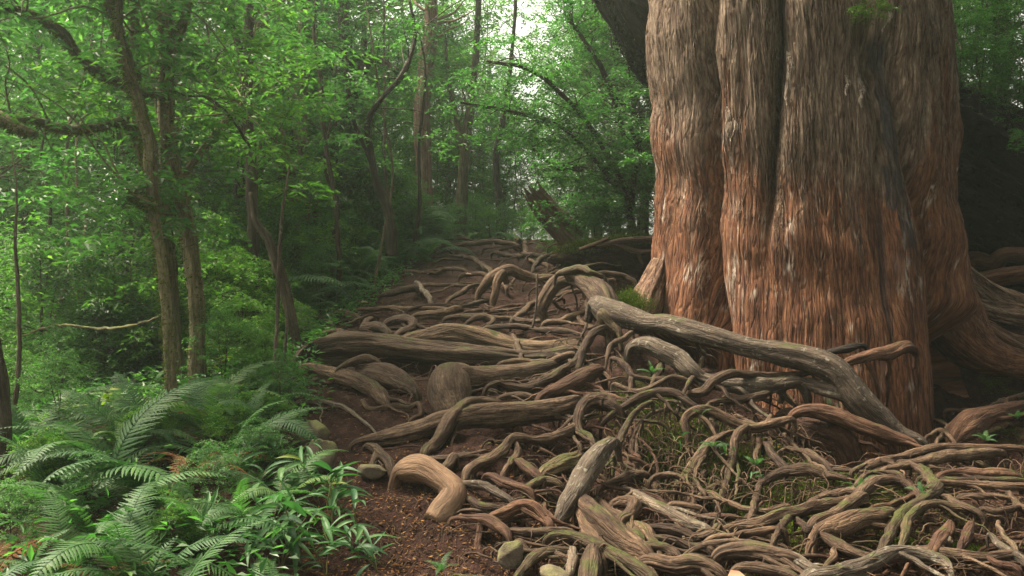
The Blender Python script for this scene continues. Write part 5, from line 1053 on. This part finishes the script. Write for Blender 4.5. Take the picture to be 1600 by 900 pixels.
# ------------------------------------------------------------------ ferns
def frond_mesh(seed, L, npair, wmax, droop, dens=1., mat='fern', curl=.0):
    g = np.random.default_rng(seed); mb = MB(); n = npair
    t = np.linspace(0, 1, 40); ang = R(72) - droop * t ** 1.15; dx = np.cos(ang); dz = np.sin(ang)
    px = np.r_[0, np.cumsum((dx[1:] + dx[:-1]) / 2)] * L / 39; pz = np.r_[0, np.cumsum((dz[1:] + dz[:-1]) / 2)] * L / 39
    py = curl * px ** 2
    Pc = np.c_[px, py, pz]
    mb.add(*[a if i < 2 else {'leaf': np.full(1, .9)} for i, a in enumerate(tube(Pc[::3], np.linspace(.0035, .0008, len(Pc[::3])), seg=5, step=.04, rough=0, ridge=0, cap=False))])
    V_ = []; Fc = []; val = []; c = 0
    for i in range(n):
        s = .14 + .86 * (i + .5) / n; pw = wmax * (min(1, (s - .06) / .26)) ** .7 * (1 - s) ** .62 * 1.25
        if pw < .008: continue
        q = np.array([np.interp(s, t, Pc[:, k]) for k in range(3)]); s2 = min(1, s + .02); q2 = np.array([np.interp(s2, t, Pc[:, k]) for k in range(3)])
        T = q2 - q; T /= np.linalg.norm(T) + 1e-9; Sd = np.array([0, 1., 0]); Nn = np.cross(T, Sd) * 1.0
        if Nn[2] < 0: Nn = -Nn
        hw = max(.003, L / n * .34)
        for sg in (-1, 1):
            fw = R(66) + g.normal(0, .06); m = 9; ll = pw * g.uniform(.93, 1.07); dd = g.uniform(.12, .3)
            ax = unit(Sd * sg * math.sin(fw) + T * math.cos(fw))
            sdv = np.cross(Nn, ax)
            rows = []
            for k in range(m + 1):
                w_ = k / m; cen = q + ax * ll * w_ + T * ll * .12 * w_ * w_ - Nn * ll * dd * w_ * w_
                hh = hw * (1 - w_ ** 2.2) * (1.0 if k % 2 == 0 else .62) + .0004
                rows += [cen - sdv * hh - Nn * hh * .25, cen, cen + sdv * hh - Nn * hh * .25]
            V_ += rows; vv = np.clip(g.normal(.45, .16), 0, 1); val += [vv] * len(rows)
            for k in range(m):
                a = c + 3*k; Fc += [[a, a+1, a+4, a+3], [a+1, a+2, a+5, a+4]]
            c += 3 * (m + 1)
    mb.add(np.array(V_), np.array(Fc), {'leaf': np.array(val)})
    return mb.mesh('frond', M[mat])
FR = {'big': [frond_mesh(i, 1.0, 34, .17, R(95 + 14*i), mat='fern', curl=(-.3 + .2*i)) for i in range(4)],
      'pale': [frond_mesh(10+i, .8, 30, .14, R(110 + 10*i), mat='fern_pale', curl=.2*(i-.5)) for i in range(2)],
      'small': [frond_mesh(20+i, .45, 20, .08, R(80 + 18*i), mat='fern', curl=.4*(i-1)) for i in range(3)],
      'dead': [frond_mesh(30+i, .8, 26, .09, R(150 + 15*i), mat='fern_dead', curl=.5) for i in range(2)]}
def fern(u, v, d, kinds, nf, sc, label=None, group=None, az0=None, azs=6.28, tilt=.25):
    p = at(u, v, d) if v is not None else None
    x = (u - 800) / F * d; z = float(ground_z(x, d)) - .02 if p is None else p[2]
    e = empty('fern', (x, d, z), 0); tag(e, label, 'fern', group)
    if label is None: AUTO.append((e, group, u + .01 * d))
    for k in range(nf):
        fm = FR[kinds[k % len(kinds)]]; f = ob('frond', fm[rng.integers(len(fm))], e)
        az = (az0 + rng.uniform(-azs/2, azs/2)) if az0 is not None else k / nf * 6.28 + rng.normal(0, .3)
        s = sc * rng.uniform(.75, 1.15); f.scale = (s, s, s)
        f.rotation_euler = (rng.normal(0, .2), rng.normal(-.05, tilt), az)
    return e
# near ferns, lower left (az: 0 = picture right, pi = left, -pi/2 = towards the camera)
fern(60,835,4.3,['big'],9,1.05,'large dark green fern at the lower left corner',az0=math.pi*.55,azs=4.5)
fern(170,775,4.8,['big'],9,.95,'tallest arching fern left of the mossy tree base',az0=2.6,azs=4.0)
fern(255,815,4.5,['big'],8,.8,'fern with comb-like fronds hanging towards the viewer',az0=-1.9,azs=3.4)
fern(150,880,4.0,['big'],7,.72,'low fern at the bottom left spreading flat',az0=-1.2,azs=4)
fern(300,885,4.0,['big','small'],8,.62,'small fern at the bottom under the brown dead fronds')
fern(330,690,5.6,['pale','pale','big'],8,.95,'pale fern with bright arching frond right of the mossy tree')
fern(400,700,5.4,['big','small'],9,.7,'fern at the left edge of the path beside the tan stone')
fern(445,800,4.6,['pale','big'],9,.62,'light green fern by the bare soil bank')
fern(300,770,4.8,['dead'],7,.75,'withered brown fern drooping between green ones')
fern(235,700,5.5,['dead','big'],7,.7,'half-withered fern under the leaning mossy tree')
fern(40,760,5.1,['big'],8,.85,'fern arching over the thin sapling at left edge')
fern(100,700,5.7,['big','pale'],9,.7,'fern behind the tallest arching fern')
fern(205,665,6.4,['pale'],8,.6,'bright fern at foot of the front left tree')
fern(380,845,4.2,['big'],7,.55,'young fern at bottom left of the lanceolate plants')
g_ = np.random.default_rng(15)
for i in range(11):
    u = -20 + 42 * i; fern(u, None, g_.uniform(3.25, 3.75), ['big','small','big'] if i % 4 else ['dead','small'], 8, g_.uniform(.4, .7), group='low fern spreading along the bottom edge at left')
gF1, gF2 = 'fern on the bank left of the rooted path', 'small fern under the trees left of the upper path'
g_ = np.random.default_rng(5)
for i in range(26):
    u = -20 + 470 * ((i * .618) % 1); d = g_.uniform(5.0, 8.6) if u < 380 else g_.uniform(5.8, 8.6)
    fern(u, None, d, ['big','small','pale'] if i % 3 else ['big'], 7, g_.uniform(.4, .7) * (.75 if d > 6.5 else 1), group=gF1)
for i in range(46):
    u = 430 + 250 * ((i * .618) % 1); d = 8.8 + (u - 430) / 45 + g_.uniform(.2, 2.2)
    fern(u, None, d, ['big','small'], 7, g_.uniform(.9, 1.4), group=gF2)
for (u, v, d, s) in [(700,372,15.6,.6),(735,372,16.2,.5),(800,372,15.8,.55),(860,372,13.4,.5),(955,372,11.3,.5),(668,372,13.6,1.0),(645,368,14.2,1.1),(912,350,12.4,.7),(935,340,12.2,.7),(890,372,12.2,.5)]:
    fern(u, None, d, ['big','pale'], 8, s, group='fern at the crest of the path')
for (u, v, d) in [(1180,730,5.35),(1345,768,5.1),(1540,690,6.3),(1300,640,6.6),(1095,655,5.9),(1590,655,6.6),(1440,775,5.0),(1020,585,6.7),(690,897,4.15),(1115,700,5.6)]:
    fern(u, v, d, ['small'], 6, .3, group='tiny fern growing among the roots')
fern(1512,360,12,['big'],9,1.0,'fern showing through the gap right of the cedar trunk')

# ------------------------------------------------------------------ lanceolate plants
def blade_mesh(seed, L, W, bend, mat):
    g = np.random.default_rng(seed); m = 12; V_ = []; Fc = []
    for k in range(m + 1):
        t = k / m; x = L * t; z = L * (.35 * t - bend * t * t); w_ = W * math.sin(min(1, t * .97 + .03) * math.pi) ** .75 * (1 - .35 * t)
        V_ += [[x, -w_, z + w_*.5], [x, -w_*.5, z + w_*.12], [x, 0, z], [x, w_*.5, z + w_*.12], [x, w_, z + w_*.5]]
    for k in range(m):
        for j in range(4): a = 5*k + j; Fc.append([a, a+1, a+6, a+5])
    return mesh('leaf', V_, np.array(Fc), M[mat], attrs={'leaf': np.full(len(V_), g.uniform(.3, .7))})
BL = [blade_mesh(i, .2, .017 + .004 * (i % 3), .25 + .18 * i, 'broad') for i in range(5)]
BY = [blade_mesh(20, .14, .016, .5, 'leaf_yel')]
def bladed(u, v, d, n, sc, label, hgt=.22, yel=0, bm=None):
    p = at(u, v, d); e = empty('leafy_plant', p); tag(e, label, 'plant')
    ns = max(2, n // 6)
    for s in range(ns):
        az = rng.uniform(0, 6.28); tip = np.array([math.cos(az)*.1, math.sin(az)*.1, hgt * rng.uniform(.6, 1.2)]) * sc * 1.3
        mb = MB(); Pst = bez(np.zeros(3), tip, 5, .05); mb.add(*tube(Pst, np.linspace(.004, .002, 5), seg=6, step=.03, rough=0, ridge=0)); ob('stem', mb.mesh('stem', M['stem']), e)
        for k in range(n // ns):
            t = .35 + .65 * k / max(1, n // ns - 1); q = Pst[0] + (Pst[-1] - Pst[0]) * t
            l = ob('leaf', BY[0] if rng.random() < yel else (bm or BL)[rng.integers(len(bm or BL))], e); l.location = q
            l.rotation_euler = (rng.normal(0, .4), rng.normal(-.3, .35), rng.uniform(0, 6.28)); ss = sc * rng.uniform(.7, 1.25); l.scale = (ss, ss, ss)
for a in [(520,850,4.35,18,1.0,'glossy lanceolate plant at the edge of the bare soil',.28,.05),(560,880,4.2,16,.9,'narrow-leaved plant leaning over the soil bank',.26),(470,880,4.15,18,.95,'dense narrow-leaved plant at bottom left of the soil',.25,.1),
          (430,830,4.4,16,.85,'leafy plant beside the light green fern',.25),(500,790,4.7,16,.8,'leafy plant with yellowing tips above the glossy one',.22,.25),(440,895,4.0,18,.9,'bushy lanceolate plant at the bottom edge',.24),(385,790,4.7,16,.8,'leafy plant in front of the pale fern',.22),(510,905,4.1,14,.8,'plant with drooping narrow leaves at the bottom edge',.24),(400,895,4.0,16,.9,'long-leaved plant at the bottom edge',.22),
          (540,820,4.55,12,.8,'small pale-leaved plant nearest to the bare soil',.2,.1),(455,740,5.0,16,.8,'leafy plant below the flat-faced greenish stone',.2),(590,895,4.1,10,.7,'seedling at the foot of the soil bank',.14),(350,860,4.15,14,.8,'leafy plant between the ferns at bottom left',.22),
          (130,655,6.3,6,1.4,'bright yellow-green broad-leaved sprig rising behind the ferns',.1,1.0),(325,590,7.2,7,1.2,'bright broad-leaved seedling at foot of the thickest mossy tree',.2,.8)]:
    bladed(*a)
# bright individual leaves on a seedling at the mound
for (u, v, d) in [(1135,712,5.6),(1182,748,5.35),(1055,690,5.75)]: bladed(u, v, d, 5, .35, {1135:'bright green seedling high on the mossy mound',1182:'bright green seedling low on the mossy mound',1055:'tiny green seedling in the dark cavity'}[u], .1)

# ------------------------------------------------------------------ ground cover, moss, litter: stuff
lb = MB(); g = np.random.default_rng(9); n = 70000
d = 3.1 + 15 * g.random(n) ** 1.5; u = g.uniform(-150, 700, n); x = (u - 800) / F * d
edge = -.95 - .22 * (d - 4) * (d < 8) - .8 * (d >= 8) + .1 * np.clip(d - 9.5, 0, 9) 
k = (g.random(n) < .12 + .88 * sst(5.2, 7.5, d)) & (x < edge + .3 * fbm(x*2, d*2, 1.1, 2)); x, d = x[k], d[k]; n = len(x)
z = ground_z(x, d) + g.uniform(.0, .22, n) * (1 + .7 * fbm(x*1.5, d*1.5, 4, 2))
A = unit(np.c_[g.normal(0, 1, (n, 2)), g.normal(.25, .3, n)]); N0 = unit(np.array([0, 0, 1.]) + g.normal(0, .4, (n, 3))); S = unit(np.cross(A, N0)); N0 = np.cross(S, A)
leaves(lb, np.c_[x, d, z], A, S, N0, g.uniform(.04, .10, n), g.uniform(.012, .034, n), np.clip(g.normal(.4, .25, n), 0, 1))
o = ob('ground_cover', lb.mesh('ground_cover', M['leaf_a'], smooth=False)); tag(o, 'low green leaves covering the woodland floor left of the path', 'ground cover', kind='stuff')
def moss(name, label, pts, n, spread, hz=.0, L=(.012, .035), mat='moss_tuft', follow=True):
    g = np.random.default_rng(n); mb = MB(); B = []
    for (u, v, d, w_) in pts:
        p = at(u, v, d); k = int(n * w_); q = p + g.normal(0, 1, (k, 3)) * np.array(spread) * w_ ** .5
        if follow: q[:, 2] = ground_z(q[:, 0], q[:, 1]) + g.uniform(0, .02, k)
        B.append(q)
    B = np.concatenate(B); m = len(B); A = unit(g.normal(0, .5, (m, 3)) + [0, -.15, .5]); S = unit(np.cross(A, g.normal(0, 1, (m, 3)))); Nn = np.cross(S, A)
    leaves(mb, B, A, S, Nn, g.uniform(*L, m), g.uniform(.004, .011, m), np.clip(g.normal(.5, .25, m), 0, 1))
    o = ob(name, mb.mesh(name, M[mat], smooth=False)); tag(o, label, 'moss', kind='stuff'); return o
mbx = MB(); g = np.random.default_rng(4); kk = fbm(LTS[:,0]*1.5, LTS[:,1]*1.5, LTS[:,2]*1.5, 3) > -.1; B = LTS[kk]; m = len(B)
A = unit(g.normal(0, .6, (m, 3)) + [0, -.5, -.5]); S = unit(np.cross(A, g.normal(0, 1, (m, 3)))); Nn = np.cross(S, A)
leaves(mbx, B, A, S, Nn, g.uniform(.03, .11, m), g.uniform(.012, .04, m), np.clip(g.normal(.3, .25, m), 0, 1))
_o = ob('moss_crust', mbx.mesh('moss_crust', M['dead_moss'], smooth=False), _lt); _o['kind'] = 'stuff'; _o['label'] = 'ragged brown moss crusting the dark bark'
moss('moss', 'bright and dark moss carpeting the mound below the huge grey root', [(1010,600,6.7,1),(1050,640,6.15,1.2),(1100,660,5.95,1.2),(1150,690,5.75,1.3),(1190,680,5.8,1),(1120,620,6.4,.7),(1200,730,5.5,1),(1240,680,6.0,.8),(1000,650,6.1,.6),(960,600,6.7,.5),(1165,750,5.4,.7)], 3600, (.17,.12,.05))
moss('moss', 'moss patches between roots in the right foreground', [(1330,735,5.5,.8),(1370,740,5.4,.8),(1540,715,5.8,.7),(1420,810,4.8,.8),(1470,800,4.9,1),(1540,800,4.9,.8),(1350,720,5.7,.6),(1260,780,5.1,.5),(1080,880,4.3,.4),(1250,820,4.8,.4),(930,870,4.4,.25),(1150,880,4.3,.35)], 3800, (.16,.12,.03))
moss('moss', 'moss cushion at the left foot of the giant trunk', [(985,468,7.95,1),(1000,480,7.85,1),(972,474,8.0,.7)], 5000, (.055,.05,.045), follow=False, L=(.006,.018))
moss('moss', 'bright moss on top of the earth ledge', [(930,383,10.6,1),(985,374,10.6,1),(905,392,10.7,.7),(1010,378,10.6,.7)], 4200, (.16,.10,.03), follow=False, L=(.02,.05))
# dead leaves and crumbs lying on the soil
lb = MB(); g = np.random.default_rng(19); n = 16000
u = g.uniform(470, 1620, n); v = 385 + 515 * g.random(n) ** .7
pp = np.array([hit(a, b) for a, b in zip(u, v)]); zz_ = ground_z(pp[:, 0], pp[:, 1]) + .012
A = unit(np.c_[g.normal(0, 1, (n, 2)), g.normal(0, .2, n)]); N0 = unit(np.array([0, 0, 1.]) + g.normal(0, .3, (n, 3))); S = unit(np.cross(A, N0)); N0 = np.cross(S, A)
leaves(lb, np.c_[pp[:, :2], zz_], A, S, N0, g.uniform(.008, .04, n), g.uniform(.003, .015, n), np.clip(g.normal(.5, .3, n), 0, 1), fold=-.2)
o = ob('leaf_litter', lb.mesh('leaf_litter', M['fern_dead'], smooth=False)); tag(o, 'scattered brown leaf crumbs on the soil between the roots', 'leaf litter', kind='stuff')
for (u, v, lab) in [(727,428,'single pale pinkish fallen leaf on the upper path'),(1137,900,'single pinkish fallen leaf at the bottom edge'),(563,472,'single orange fallen leaf beside the small ferns')]:
    p = hit(u, v, .08); 
    V_ = np.array([[0,0,0],[.03,.025,.012],[.07,.02,.01],[.09,0,0],[.07,-.02,.01],[.03,-.025,.012],[.045,0,0]]) * 1.1
    mm = bpy.data.materials.get('pale_fallen_leaf') 
    if mm is None:
        mm, _n, _b = newmat('pale_fallen_leaf', .6); _b.inputs['Base Color'].default_value = (.33,.17,.11,1)
    o = ob('fallen_leaf', mesh('fallen_leaf', V_, np.array([[6,0,1],[6,1,2],[6,2,3],[6,3,4],[6,4,5],[6,5,0]]), mm), loc=p); o.rotation_euler = (.3, .1, .4); tag(o, lab, 'leaf')

# ------------------------------------------------------------------ cedar's overhead crown (throws the shade), its low spray
lb = MB(); g = np.random.default_rng(88)
Cs = []
tbm = MB()
for k in range(46):
    a = g.uniform(0, 6.28); rr_ = g.uniform(1.2, 5.5); c = np.array([math.cos(a)*rr_ + 1.5, math.sin(a)*rr_, g.uniform(6.5, 13.5)])
    tbm.add(*tube(bez(np.array([math.cos(a)*.9, math.sin(a)*.9, c[2] - .6 - .2*rr_]), c, 5, .1, g), np.linspace(.12, .03, 5), seg=8, step=.3, seed=nseed()))
    for q in range(8): Cs.append(c + g.normal(0, .55, 3) * [1, 1, .5])
sprays(lb, np.array(Cs), .8 * g.uniform(.6, 1.3, len(Cs)), 70, .2, .05, g)
Cs2 = [at(1362, 8, 6.9) - [cx, cy, .3] + g.normal(0, .06, 3) for _ in range(5)]
sprays(lb, np.array(Cs2), .13 * np.ones(5), 60, .05, .012, g)
ob('limbs', tbm.mesh('limbs', M['dark_bark']), cedar); ob('crown', lb.mesh('cedar_crown', M['needle'], smooth=False), cedar)

for i, (x, y, s, k) in enumerate([(5.6,3.0,1.0,'over'),(4.5,-2.5,1.0,'tall2'),(7.5,2.5,1.05,'tall2'),(1.5,-4.5,.95,'tall1'),(9,6.5,1.1,'tall2'),(6.5,-1,1.0,'tall2'),(10,11,1.,'tall2')]):  # unseen trees added round the camera; their crowns shade the foreground
    e = make_tree('tall_tree', K['over'], (x, y, float(hs_(x, y)) - .1), i * 1.3, s); AUTO.append((e, 'unseen tall tree added for shade beside and behind the viewpoint', i)); tag(e, None, 'tree')
# ------------------------------------------------------------------ humid air
hz = bpy.data.meshes.new('haze'); 
x0, x1, y0, y1, z0, z1 = -95, 95, -30, 120, -12, 40
hz = mesh('haze', [(x0,y0,z0),(x1,y0,z0),(x1,y1,z0),(x0,y1,z0),(x0,y0,z1),(x1,y0,z1),(x1,y1,z1),(x0,y1,z1)], np.array([[0,3,2,1],[4,5,6,7],[0,1,5,4],[1,2,6,5],[2,3,7,6],[3,0,4,7]]), [], smooth=False)
hm = bpy.data.materials.new('humid_air'); hm.use_nodes = True; t_ = hm.node_tree; t_.nodes.remove(t_.nodes['Principled BSDF'])
pv = t_.nodes.new('ShaderNodeVolumePrincipled'); pv.inputs['Color'].default_value = (.80, .97, .88, 1); pv.inputs['Density'].default_value = HAZE; pv.inputs['Anisotropy'].default_value = .6
t_.links.new(pv.outputs[0], t_.nodes['Material Output'].inputs['Volume']); hz.materials.append(hm)
if HAZE > 0: o = ob('haze', hz); tag(o, 'faint humid haze between the trees', 'haze', kind='stuff')

# ------------------------------------------------------------------ labels by order from the left
from collections import defaultdict
reg = defaultdict(list)
for o, r_, u in AUTO: reg[r_].append((u, o))
for r_, L in reg.items():
    L.sort(key=lambda t: t[0])
    for i, (u, o) in enumerate(L):
        o['label'] = (r_ + ', ' + ordn(i) + ' from the left') if len(L) > 1 else r_
        if len(L) > 1: o['group'] = r_
